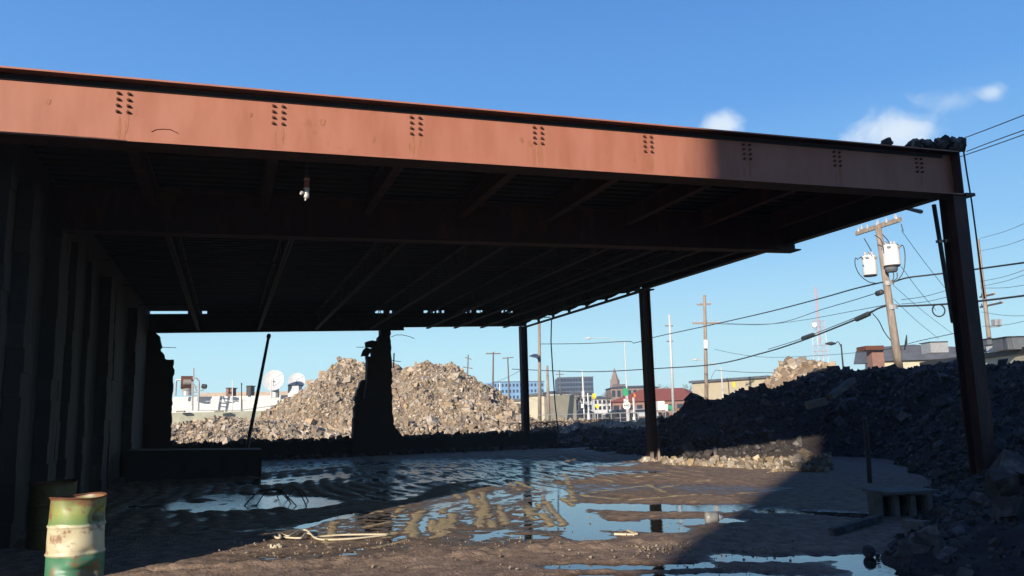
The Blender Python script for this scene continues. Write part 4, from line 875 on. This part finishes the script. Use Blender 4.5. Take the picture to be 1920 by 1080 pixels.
# lattice tower
T1 = thing('radio_tower', 'faint red and white lattice radio mast above the dark heap', 'tower', base(1542,700,300))
c = base(1542,700,300); zt1_ = D(1533,540,300)[2]; zm = D(1545,600,300)[2]
wb_ = 13*300/1473
lv = np.linspace(0, zm, 15)
for k in range(14):
    h0 = wb_*(1-.25*k/14); h1 = wb_*(1-.25*(k+1)/14); C0 = [(c[0]+i*h0, c[1]+j*h0*.6, lv[k]) for i, j in ((-1,-1),(1,-1),(1,1),(-1,1))]; C1 = [(c[0]+i*h1, c[1]+j*h1*.6, lv[k+1]) for i, j in ((-1,-1),(1,-1),(1,1),(-1,1))]
    tgt = MB() if k % 2 == 0 else tgt
    for q in range(4): tgt.tube([C0[q], C1[q]], .085, 4); tgt.tube([C0[q], C1[(q+1)%4]], .045, 4); tgt.tube([C1[q], C1[(q+1)%4]], .045, 4)
    if k % 2: tgt.build('lattice_section', M['pink' if k % 4 < 2 else 'white'], T1)

mb = MB(); A = D(1534,600,300); mb.tube([[A[0],A[1],zm-9], [A[0],A[1],zt1_]], .22, 5)
for yy in np.linspace(zm, zt1_, 9): mb.tube([[A[0]-.9,A[1],yy],[A[0]+.9,A[1],yy+1.5]], .08, 4)
mb.build('mast', M['pink'], T1); mb = MB(); mb.tube([D(1526,609,299), D(1527,609,298)], .9, 14); mb.build('dish', M['white'], T1)
# ------------------------------------------------------------------ wires
def wire(label, pts, r, group='overhead wires', seg=5, name='overhead_wire', mt='cable'):
    P = smooth([D(x, y, d) for x, y, d in pts], seg); mb = MB(); mb.tube(P, r, 4); o = mb.build(name, M[mt], origin=P[0]); tag(o, label, 'cable', group)
wire('upper thick cable sloping left from the transformer pole to the solar panel pole', ((1655,529,36),(1600,542,39),(1540,559,43),(1440,585,50),(1330,610,60),(1228,632,70),(1190,643,74),(1176,640,76),(1100,644,80),(1013,645,85)), .035)
wire('lowest thick cable bundle sloping left from the transformer pole', ((1662,573,36),(1645,579,36.5),(1625,590,37.5),(1570,613,41),(1500,640,47),(1430,662,54),(1340,683,62),(1230,691,72),(1100,697,84),(960,692,100)), .045)
wire('second strand lashed just above the lowest cable bundle', ((1662,571,36),(1630,585,37.5),(1570,609,41),(1500,636,47),(1440,655,53)), .02)
wire('thin wire between the transformer pole and the two crossarm pole', ((1654,546,36),(1600,563,40),(1545,579,45),(1450,607,60),(1352,606,75)), .02)
wire('thin wire sagging from the crossarm pole toward the lattice mast', ((1333,607,75),(1420,609,66),(1500,601,56),(1600,583,44),(1660,572,36)), .016)
wire('pale wire below the crossarm pole', ((1340,655,75),(1390,665,75),(1450,670,72),(1560,665,60),(1660,655,48),(1720,640,40),(1790,625,34)), .018)
wire('thick cable from the transformer pole toward the right edge', ((1672,530,36),(1700,521,35),(1740,516,34),(1790,510,33),(1850,502,31),(1930,491,28)), .035)
wire('thick cable from the lower band toward the right edge', ((1680,574,36),(1720,573,35),(1790,569,33),(1850,563,31),(1930,553,29)), .04)
for k, (a, b, lab) in enumerate((((1838,528,50),(1930,503,36),'thin wire rising right behind the column, upper'),((1838,537,50),(1930,512,36),'thin wire rising right with a small clamp'),((1838,540,50),(1930,533,38),'thin nearly level wire behind the thin pole'),((1842,612,52),(1930,600,38),'thin wire passing the square lantern'),((1840,585,52),(1930,592,40),'faint wire sagging right of the column'),
        ((1838,447,60),(1930,415,36),'faint high wire right of the column'),((1840,470,60),(1930,445,36),'second faint high wire right of the column'),((1690,432,35),(1790,562,40),'guy wire falling right from the crossarm'),((1690,500,36),(1755,582,40),'guy wire falling right from the right transformer'),((1675,535,36),(1785,625,42),'guy wire falling right from the upper band'),((1675,560,36),(1760,635,42),'guy wire falling steeply toward the grey roof'),
        ((1690,562,36),(1780,543,40),'thin wire crossing above the coil'),((1690,570,36),(1780,556,40),'thin wire just above the coil'))):
    mid = ((a[0]+b[0])/2, (a[1]+b[1])/2+3, (a[2]+b[2])/2); wire(lab, (a, mid, b), .013)
wire('uppermost overhead line leaving the roof corner at the right', ((1785,267,30),(1850,243,27),(1940,208,24)), .018)
wire('middle overhead line leaving the roof corner at the right', ((1812,284,30),(1870,262,27),(1940,237,24)), .018)
wire('lowest overhead line leaving the roof corner at the right', ((1800,294,30),(1870,270,27),(1940,245,24)), .018)
wire('cable drooping from the splice box down behind the grey roof', ((1636,588,36.5),(1648,602,37),(1658,622,37.5),(1672,640,38),(1690,655,39)), .025)
wire('long thin wire from the corner column to the T shaped pole', ((985,690,60),(950,708,90),(910,725,120)), .02)
wire('service wire running from the cream building to its small post', ((1320,760,90),(1330,720,90),(1340,696,90),(1352,695,90),(1400,698,88),(1460,699,85)), .03)
mb = MB(); c = D(1760,582,34.5); mb.tube([c+(ux*math.cos(t)+np.array([0,0,1])*math.sin(t))*11.5*34.5/1473 for t in np.linspace(0, 2*math.pi*1.98, 60)], .03, 5); o = mb.build('cable_coil', M['black'], origin=c, smooth=True); tag(o, 'round coil of spare black cable hung on the overhead line', 'cable')
for (a, b, d1, d2, lab) in (((1603,600),(1632,587),38.6,37.2,'upper black splice box on the cable bundle near the transformer pole'),((1503,635),(1527,627),47,44.5,'lower black splice box on the cable bundle left of the lattice mast'),((1643,551),(1655,547),36.4,36,'small grey bracket box on the transformer pole')):
    mb = MB(); A, B = D(*a, d1), D(*b, d2); mb.tube([A, A+(B-A)*.12, A+(B-A)*.88, B], [.05,.13,.13,.05], 8); o = mb.build('splice_box', M['cable'], origin=A); tag(o, lab, 'cable box', 'splice boxes on the cables')
mb = MB(); mb.tube([D(1700,628,37), D(1699,642,37), D(1696,656,37)], [.02,.06,.03], 6); o = mb.build('cable_end', M['black'], origin=D(1700,628,37)); tag(o, 'dark loose cable end dangling right of the transformer pole', 'cable')
lt = thing('square_lantern', 'square pale lantern box beside the thin pole at the right edge', 'lamp', D(1868,606,52)); mb = MB(); mb.bar(D(1862,605,52), D(1875,605,52), .4, .42); mb.build('box', M['galv'], lt); mb = MB(); mb.bar(D(1855,613,52), D(1874,612,52), .3, .05); mb.build('bracket', M['galv'], lt)

# ------------------------------------------------------------------ right building behind heap
rb = thing('flat_roof_building', 'beige flat roofed building with grey roof behind the dark heap at right', 'building', base(1800,720,50))
mb = MB(); a, b, z1 = wallbox(mb, 1728, 1990, 662, 62, 42, 9, zt=4.25); mb.build('wall', M['beige'], rb)
mb = MB(); wallbox(mb, 1722, 1995, 662, 61.6, 41.6, 9.6, zb=4.253, zt=4.6); mb.build('parapet_cap', M['steel'], rb)
for px, yy in ((1868,670),(1895,667),(1900,698),(1918,665),(1895,735)):
    dep = 61-(px-1728)/262*19.8; mb = MB(); c = D(px, yy, dep); mb.tube([c, c-ray(px,yy)*.4], .1, 6); mb.build('wall_vent', M['steel'], rb)
mb = MB(); c0 = D(1880,667,49.2); mb.bar(c0, D(1897,666,48.0), .3, .16); mb.build('vent_grille', M['steel'], rb)
gb = thing('grey_roof_building', 'low building with dark sloping grey roof right of the brick chimney', 'building', base(1730,720,72))
mb = MB(); wallbox(mb, 1650, 1830, 672, 72, 70, 8); mb.build('wall', M['beige'], gb)
mb = MB(); A, B = D(1655,673,71.8), D(1830,668,69.8); A2, B2 = D(1658,649,74), D(1722,646,75); 
mb.prism([D(1652,677,71.5), D(1835,671,69.5), D(1835,652,72), D(1745,648,73), D(1712,646,74), D(1655,650,74)], (1.5,5,0)); mb.build('roof', M['greyroof'], gb)
bc_ = thing('brick_chimney', 'square brick chimney with a wide flat cap above the dark heap', 'chimney', base(1644,700,66)); mb = MB(); wallbox(mb, 1634, 1656, 655, 66, 66, 1); mb.build('stack', M['brickred'], bc_); mb = MB(); wallbox(mb, 1623, 1657, 648, 65.5, 65.5, 1.8, ybot=656); mb.build('cap', M['rust'], bc_)
for (x0, x1, yt, yb, dep, mt_, lab) in ((1744,1777,641,658,64,'galv','shiny sloping metal roof unit right of the chimney'),(1850,1876,635,655,50,'greyroof','grey box on the roof just right of the front column'),(1888,1925,631,652,46,'greyroof','large dark roof plant unit at the right edge'),(1876,1886,644,655,48,'palegrey','small pale roof unit between two grey roof boxes')):
    mb = MB(); wallbox(mb, x0, x1, yt, dep, dep, 1.5, ybot=yb+3); a_ = D((x0+x1)/2, yb, dep); t = thing('roof_unit', lab, 'roof unit', a_, 'plant units on the right roofs'); mb.build('casing', M[mt_], t)
    mb = MB(); wallbox(mb, x0-.6, x1+.6, yt-1, dep-.1, dep-.1, 1.75, ybot=yt+.3); mb.build('lid', M['steel'], t)

# ------------------------------------------------------------------ town in the middle distance
def bld(name, label, x0, x1, yt, dl, dr, th, wm, rows=0, cols=0, roofm=None, roofy=None, wh=.6, ww=.6, zf=1.0):
    mb = MB(); a, b, z1 = wallbox(mb, x0, x1, yt, dl, dr, th); t = thing(name, label, 'building', (a+b)/2); mb.build('wall', M[wm], t)
    d = (b-a); Ln = np.linalg.norm(d); d /= Ln; nr = np.array([-d[1], d[0], 0])
    for r_ in range(rows):
        for c_ in range(cols):
            cw_ = Ln/cols; ch_ = (z1-zf)/rows; p = a+d*(cw_*(c_+.5)); z = zf+ch_*(r_+.2)
            m2 = MB(); m2.bar(p-d*cw_*ww/2-nr*.03+[0,0,z+ch_*wh/2], p+d*cw_*ww/2-nr*.03+[0,0,z+ch_*wh/2], .1, ch_*wh); m2.build('window', M['glass'], t)
    if roofm:
        rz = D((x0+x1)/2, roofy, (dl+dr)/2)[2]; m3 = MB(); e = .6
        q0, q1, q2, q3 = a-d*e-nr*e, b+d*e-nr*e, b+d*e+nr*(th+e), a-d*e+nr*(th+e); r0 = (q0+q3)/2+d*th*.25; r1 = (q1+q2)/2-d*th*.25
        z = [0,0,z1+.003]; zr = [0,0,rz]
        m3.add([q0+z,q1+z,q2+z,q3+z,r0+zr,r1+zr], [(0,1,5,4),(1,2,5),(2,3,4,5),(3,0,4),(0,3,2,1)]); m3.build('roof', M[roofm], t)
    else:
        m3 = MB(); m3.bar(a-d*.2-nr*.1+[0,0,z1+.15], b+d*.2-nr*.1+[0,0,z1+.15], .5, .3); m3.build('parapet', M['greyroof'], t)
    return t
bld('apartment_block', 'pale blue apartment block far away left of the corner column', 925, 1020, 716, 420, 430, 18, 'bluebld', 5, 14, wh=.5, ww=.5)
bld('office_block', 'dark boxy glass office block in the distance right of the corner column', 1045, 1112, 708, 330, 330, 20, 'darkbld', 7, 12, wh=.6, ww=.8)
bld('house', 'white house in front of the dark office block', 1040, 1072, 737, 170, 172, 9, 'white', 2, 4, 'greyroof', 732)
bld('house', 'grey house with small windows under the office block', 1073, 1110, 740, 180, 180, 9, 'palegrey', 2, 5, 'greyroof', 735)
bld('shed', 'beige shed between the corner column and the solar panel pole', 950, 985, 752, 110, 108, 6, 'beige', 1, 3)
bld('shed', 'dull green container shed right of the corner column', 990, 1020, 742, 100, 98, 6, 'beige', 0, 0)
bld('red_roof_building', 'long low brick building with a dark red roof behind the middle column', 1148, 1298, 752, 140, 134, 16, 'brickred', 1, 10, 'redroof', 727, wh=.45, ww=.7)
bld('cream_building', 'cream building with a dark parapet left of the dark heap', 1297, 1440, 714, 105, 92, 14, 'cream', 0, 0)
bld('row_houses', 'low brown row of houses behind the red roof', 1145, 1235, 727, 220, 220, 12, 'farbrick', 2, 9, 'greyroof', 722)
bld('house', 'distant grey house left of the red roof building', 1112, 1145, 748, 210, 210, 10, 'palegrey', 2, 4, 'greyroof', 742)
ch = bld('church', 'distant brown church with a pointed spire above the red roof', 1150, 1172, 722, 300, 300, 10, 'farbrick', 1, 3)
mb = MB(); A = D(1160,722,302); mb.lathe([A[0],A[1]+3,0], [(1.9,0),(1.9,A[2]+2),(1.5,A[2]+2.4),(.1,D(1160,689,302)[2])], 8); mb.build('spire', M['farbrick'], ch)

# truck and cars
def car(px, dep, label, mt, L=4.4, head=0.15):
    p = base(px, 775, dep); t = thing('parked_car', label, 'car', p, 'cars on the far street'); mb = MB()
    def O(x, z, y): return p+ux*x+uy*y+[0,0,z]
    prof = [(-L/2,.35),(-L/2,.85),(-L*.42,.95),(-L*.28,1.42),(L*.12,1.45),(L*.27,.98),(L*.47,.88),(L/2,.7),(L/2,.35)]
    mb.prism([O(x,z,-.85) for x, z in prof], uy*1.7); mb.build('body', M[mt], t)
    mb = MB(); mb.prism([O(x,z,-.87) for x, z in ((-L*.37,.98),(-L*.26,1.36),(L*.10,1.38),(L*.22,1.0))], uy*1.74); mb.build('side_glass', M['glass'], t)
    for x in (-L*.31, L*.31):
        for y_ in (-.8, .8): mb = MB(); mb.tube([O(x,.33,y_-.1), O(x,.33,y_+.1)], .33, 12); mb.build('wheel', M['black'], t)
car(1165, 112, 'dark car on the far street left of the route sign', 'car'); car(1205, 118, 'silver car on the far street by the middle column', 'carw'); car(1100, 115, 'dark car on the far street below the yellow signs', 'car'); car(1070,125,'silver car on the far street under the white house','carw')
tk = thing('box_truck', 'white box truck parked in front of the red roof building', 'truck', base(1240,765,122)); mb = MB(); wallbox(mb, 1233, 1246, 752, 122, 122, 3, ybot=769); mb.build('cargo_box', M['white'], tk)
mb = MB(); wallbox(mb, 1246.2, 1252, 758, 122, 122, 2.4, ybot=770); mb.build('cab', M['white'], tk)
for px in (1236, 1249): mb = MB(); c = D(px,771,121.6); c[2] = .45; mb.tube([c-uy*.2, c+uy*.2], .45, 10); mb.build('wheel', M['black'], tk)
mb = MB(); wallbox(mb, 1247, 1262, 760, 128, 128, 1.5, ybot=770); o = mb.build('dumpster', M['green'], origin=base(1254,768,128)); 
mb2 = MB(); tag(o, 'dark green dumpster beside the box truck', 'dumpster')
# signs
def signboard(px, yt, yb, wpx, dep, mt, name, label, shape='rect', text=None, tc='black', post=True):
    s = dep/1473; c = D(px, (yt+yb)/2, dep); P = np.array([c[0], c[1], 0]); t = thing(name, label, 'sign', P, 'road signs'); h = (yb-yt)*s/2; w_ = wpx*s/2
    nf = -uy
    if shape == 'rect': Q = [(-w_,-h),(w_,-h),(w_,h),(-w_,h)]
    elif shape == 'diamond': Q = [(0,-h),(w_,0),(0,h),(-w_,0)]
    else: Q = [(-w_*.55,-h),(w_*.55,-h),(w_*.98,-h*.45),(w_,h*.35),(w_*.72,h),(0,h*.86),(-w_*.72,h),(-w_,h*.35),(-w_*.98,-h*.45)]
    mb = MB(); mb.prism([c+ux*a+[0,0,b] for a, b in Q], uy*.04); pl = mb.build('plate', M[mt], t)
    if post: mb = MB(); mb.tube([P+uy*.07, c+uy*.07+[0,0,h]], .05, 6); mb.build('post', M['galv'], t)
    if text:
        cu = bpy.data.curves.new('txt', 'FONT'); cu.body = text; cu.size = h*1.15; cu.align_x = 'CENTER'; cu.align_y = 'CENTER'; cu.extrude = .004
        to = bpy.data.objects.new('t', cu); COL.objects.link(to); dg = bpy.context.evaluated_depsgraph_get(); me = bpy.data.meshes.new_from_object(to.evaluated_get(dg)); COL.objects.unlink(to)
        me.materials.clear(); me.materials.append(M[tc]); o = bpy.data.objects.new('lettering', me); COL.objects.link(o); o.parent = t
        rot = Matrix(((ux[0], 0, nf[0]), (ux[1], 0, nf[1]), (0, 1, 0))).to_4x4()
        o.matrix_local = Matrix.Translation(Vector((c-P-uy*.012))) @ rot
    return t
signboard(1175,754,767,14,90,'white','route_sign','white shield shaped 440 route sign on a post','shield','440')
signboard(1174,748,753,9,90,'white','direction_plate','small white plate above the 440 shield',post=False)
signboard(1173,728,742,10,92,'green','street_sign','green sign above the 440 route sign')
signboard(1189,737,747,7,96,'orange','work_sign','orange work sign right of the green sign','diamond')
signboard(1120,757,767,9,96,'yellow','warning_sign','yellow warning sign, the lower right of the yellow ones','diamond')
signboard(1114,738,748,7,97,'yellow','warning_sign','yellow warning sign, the upper left of the yellow ones','rect')
signboard(1092,757,765,5,99,'white','speed_sign','small white sign on the bright white post',post=False)
signboard(1376,716,726,5,88,'yellow','traffic_signal','small yellow traffic signal box in front of the cream building')
# fence
fn = thing('chain_fence', 'low chain link fence with grey posts across the lot behind the two columns', 'fence', base(1130,780,72))
for k in range(16):
    mb = MB(); px = 1010+k*17; mb.tube([base(px,780,72), base(px,780,72)+[0,0,1.25]], .045, 5); mb.build('post', M['galv'], fn)
mb = MB(); mb.tube([base(1010,780,72)+[0,0,1.22], base(1265,780,72)+[0,0,1.22]], .035, 5); mb.build('top_rail', M['galv'], fn)
# grass, road
def sheet(name, q, z, mt, kind):
    mb = MB(); mb.add([[*D(x, 780, d)[:2], z] for x, d in q], [(0,1,2,3)]); o = mb.build(name, M[mt]); tag(o, kind=kind); return o
sheet('grass', ((1020,66),(1420,66),(1440,92),(1000,92)), .045, 'grass', 'structure'); sheet('road', ((700,98),(1560,98),(1600,124),(680,124)), .05, 'asphalt', 'structure')
# bare trees
def tree(px, yt, dep, label, seed, spread=.6):
    rnd = random.Random(seed); B = base(px, 760, dep); H = D(px, yt, dep)[2]; t = thing('bare_tree', label, 'tree', B, 'bare trees in the distance')
    mb = MB(); mb.tube([B, B+[0,0,H*.35], B+[0,0,H*.5]], [H*.03, H*.02, H*.012], 6); mb.build('trunk', M['bark'], t); cr = MB()
    def grow(p, d, L, r, n):
        q = p+d*L; cr.tube([p, q], [r, r*.6], 3, cap=False)
        if n == 0: return
        for _ in range(3):
            e = d+np.array([rnd.gauss(0,spread), rnd.gauss(0,spread), rnd.gauss(.1,spread*.5)]); e /= np.linalg.norm(e); grow(p+d*L*rnd.uniform(.5,1), e, L*.68, r*.6, n-1)
    for k in range(5):
        e = np.array([rnd.gauss(0,.5), rnd.gauss(0,.5), 1.0]); e /= np.linalg.norm(e); grow(B+[0,0,H*rnd.uniform(.25,.5)], e, H*.24, H*.012, 4)
    cr.build('crown', M['bark'], t)
for i, (px, yt, dp, lab) in enumerate(((1140,726,200,'bare tree left of the red roof building'),(1085,722,175,'bare tree in front of the dark office block'),(1062,726,165,'bare tree beside the white house'),(1240,716,190,'leftmost of the bare trees above the red roof right of the middle column'),(1265,714,190,'middle one of the bare trees above the red roof right of the middle column'),(1288,716,185,'rightmost of the bare trees above the red roof, by the cream building'),(905,718,170,'bare tree at the right shoulder of the tall heap'))):
    tree(px, yt, dp, lab, 40+i)
# dry bush behind corner column
for (px, py, dep, n, lab) in ((1000,800,45,60,'leafless scrub at the foot of the corner column'),(1120,795,50,60,'dry scrub on the bank between the back columns'),(1025,790,48,40,'small leafless scrub just right of the hanging cable')):
    mb = MB(); p = base(px, py, dep)
    for i in range(n):
        q = p+[random.gauss(0,.8), random.gauss(0,.5), 0]; e = np.array([random.gauss(0,.6), random.gauss(0,.6), 1]); mb.tube(smooth([q, q+e*.4, q+e*.8+[random.gauss(0,.2),0,.0], q+e*1.1+[random.gauss(0,.4),0,-.1]], 2), .014, 3)
    o = mb.build('scrub_bush', M['bushm'], origin=p); tag(o, lab, 'bush')

# ------------------------------------------------------------------ unseen tall building added behind the photographer to shade the right side
AZ = R(45.5); EL = R(16.7)
sx_, sy_ = math.sin(AZ), math.cos(AZ)
def US(u, s): return np.array([u*sy_+s*sx_, -u*sx_+s*sy_, 0.0])
tb = thing('shade_building', 'tall plain brick building added unseen behind the photographer to shade the right', 'building', US(20,-34))
S0 = -34; u0 = -2.5; topz = 15.4+34*math.tan(EL)
mb = MB(); c4 = [US(u0,S0), US(60,S0), US(60,S0-22), US(u0,S0-22)]; mb.prism(c4, (0,0,topz)); mb.build('wall', M['brickred'], tb)
mb = MB(); mb.prism([US(10,S0+.5), US(75,S0+.5), US(75,S0-21), US(10,S0-21)], (0,0,62)); mb.build('sky_block_wing', M['greyroof'], tb)  # wing added out of view to cut skylight on girder and heap
for r_ in range(7):
    for c_ in range(10):
        p = US(u0+3+c_*6, S0+(.06 if u0+3+c_*6 < 8 else .56)); d = US(1,0); z = 2+r_*3.3; mb = MB(); mb.bar(p-d*1.2+[0,0,z+.9], p+d*1.2+[0,0,z+.9], .1, 1.7); mb.build('window', M['glass'], tb)

# ------------------------------------------------------------------ hazy air
hz = MB(); hz.box((-260, -90, -1.2), (420, 470, 60)); hm = bpy.data.materials.new('haze'); hm.use_nodes = True; hn = hm.node_tree
hn.nodes.remove(hn.nodes['Principled BSDF']); pv = hn.nodes.new('ShaderNodeVolumePrincipled'); pv.inputs['Color'].default_value = (.86,.93,1,1); pv.inputs['Density'].default_value = .0006; pv.inputs['Anisotropy'].default_value = .2
hn.links.new(pv.outputs[0], hn.nodes['Material Output'].inputs['Volume']); ho = hz.build('haze', hm); tag(ho, kind='stuff')
# ------------------------------------------------------------------ light and sky
world = bpy.data.worlds.new('World'); scene.world = world; world.use_nodes = True; nt = world.node_tree; L = nt.links
bg = nt.nodes['Background']; sky = nt.nodes.new('ShaderNodeTexSky'); sky.sky_type = 'NISHITA'; sky.sun_disc = False
sky.sun_elevation = EL; sky.sun_rotation = AZ+math.pi
sky.air_density = 1.2; sky.dust_density = .3; sky.ozone_density = 1.6
tc = nt.nodes.new('ShaderNodeTexCoord')
sep = nt.nodes.new('ShaderNodeSeparateXYZ'); L.new(tc.outputs['Generated'], sep.inputs[0])
K = 1/.12
grad = ramp(nt, [(0.0, (.64*K,.98*K,1.1*K)), (.08, (.53*K,.94*K,1.12*K)), (.20, (.27*K,.61*K,1.0*K)), (.36, (.115*K,.37*K,.86*K)), (.48, (.085*K,.29*K,.74*K)), (.62, (.026*K,.10*K,.36*K)), (1.0, (.008*K,.035*K,.20*K))], sep.outputs[2])
tint = nt.nodes.new('ShaderNodeMix'); tint.data_type = 'RGBA'; tint.inputs[0].default_value = .93; L.new(sky.outputs[0], tint.inputs[6]); L.new(grad, tint.inputs[7])
cur = tint.outputs[2]
# small clouds low in the sky to the right
def cloud(px, py, rx, rz, seed, dens):
    global cur
    d = ray(px, py); d = d/np.linalg.norm(d)
    mp = nt.nodes.new('ShaderNodeMapping'); mp.vector_type = 'POINT'
    r_ = np.cross(d, (0,0,1)); r_ /= np.linalg.norm(r_); u_ = np.cross(r_, d)
    def dot(v, k):
        n = nt.nodes.new('ShaderNodeVectorMath'); n.operation = 'DOT_PRODUCT'; n.inputs[1].default_value = tuple(v); L.new(tc.outputs['Generated'], n.inputs[0])
        q = nt.nodes.new('ShaderNodeMath'); q.operation = 'MULTIPLY'; q.inputs[1].default_value = k; L.new(n.outputs['Value'], q.inputs[0]); return q.outputs[0]
    a = dot(r_, 1/rx); b = dot(u_, 1/rz); f = dot(d, 1)
    cb = nt.nodes.new('ShaderNodeCombineXYZ'); L.new(a, cb.inputs[0]); L.new(b, cb.inputs[1])
    ln = nt.nodes.new('ShaderNodeVectorMath'); ln.operation = 'LENGTH'; L.new(cb.outputs[0], ln.inputs[0])
    nz = nt.nodes.new('ShaderNodeTexNoise'); nz.inputs['Scale'].default_value = 24; nz.inputs['Detail'].default_value = 9; nz.inputs['Roughness'].default_value = .5; nz.inputs['Distortion'].default_value = .4; L.new(tc.outputs['Generated'], nz.inputs[0])
    s1 = nt.nodes.new('ShaderNodeMath'); s1.operation = 'MULTIPLY_ADD'; L.new(nz.outputs[0], s1.inputs[0]); s1.inputs[1].default_value = 2.0; 
    s0 = nt.nodes.new('ShaderNodeMath'); s0.operation = 'SUBTRACT'; s0.inputs[0].default_value = -.15; L.new(ln.outputs['Value'], s0.inputs[1]); L.new(s0.outputs[0], s1.inputs[2])
    mr = nt.nodes.new('ShaderNodeMapRange'); mr.interpolation_type = 'SMOOTHSTEP'; mr.inputs['From Min'].default_value = .0; mr.inputs['From Max'].default_value = .95; mr.inputs['To Max'].default_value = dens; L.new(s1.outputs[0], mr.inputs[0])
    fr_ = nt.nodes.new('ShaderNodeMath'); fr_.operation = 'GREATER_THAN'; fr_.inputs[1].default_value = .5; L.new(f, fr_.inputs[0])
    mm = nt.nodes.new('ShaderNodeMath'); mm.operation = 'MULTIPLY'; L.new(mr.outputs[0], mm.inputs[0]); L.new(fr_.outputs[0], mm.inputs[1])
    mx = nt.nodes.new('ShaderNodeMix'); mx.data_type = 'RGBA'; L.new(mm.outputs[0], mx.inputs[0]); L.new(cur, mx.inputs[6]); mx.inputs[7].default_value = CLOUD; cur = mx.outputs[2]
CLOUD = (7.5, 8.2, 8.8, 1)
cloud(1685, 248, .072, .044, 1, .8); cloud(1352, 236, .034, .022, 2, .8); cloud(1862, 172, .022, .017, 3, .6); cloud(1785,190,.045,.02,4,.3)
L.new(cur, bg.inputs[0]); bg.inputs[1].default_value = .075
sd = bpy.data.lights.new('sun', 'SUN'); sd.energy = 4.75; sd.angle = R(.55); sd.color = (1.0, .90, .76)
so = bpy.data.objects.new('sun', sd); COL.objects.link(so)
dirv = Vector((sx_*math.cos(EL), sy_*math.cos(EL), -math.sin(EL))); so.rotation_euler = dirv.to_track_quat('-Z', 'Y').to_euler()

vs = scene.view_settings; vs.view_transform = 'Standard'; vs.look = 'None'; vs.exposure = .68; vs.gamma = 1.0; vs.use_curve_mapping = False
scene.cycles.max_bounces = 6; scene.cycles.volume_bounces = 0; scene.cycles.volume_max_steps = 64; scene.cycles.use_denoising = True
for o in bpy.data.objects:
    if '_b' in o.keys(): del o['_b']
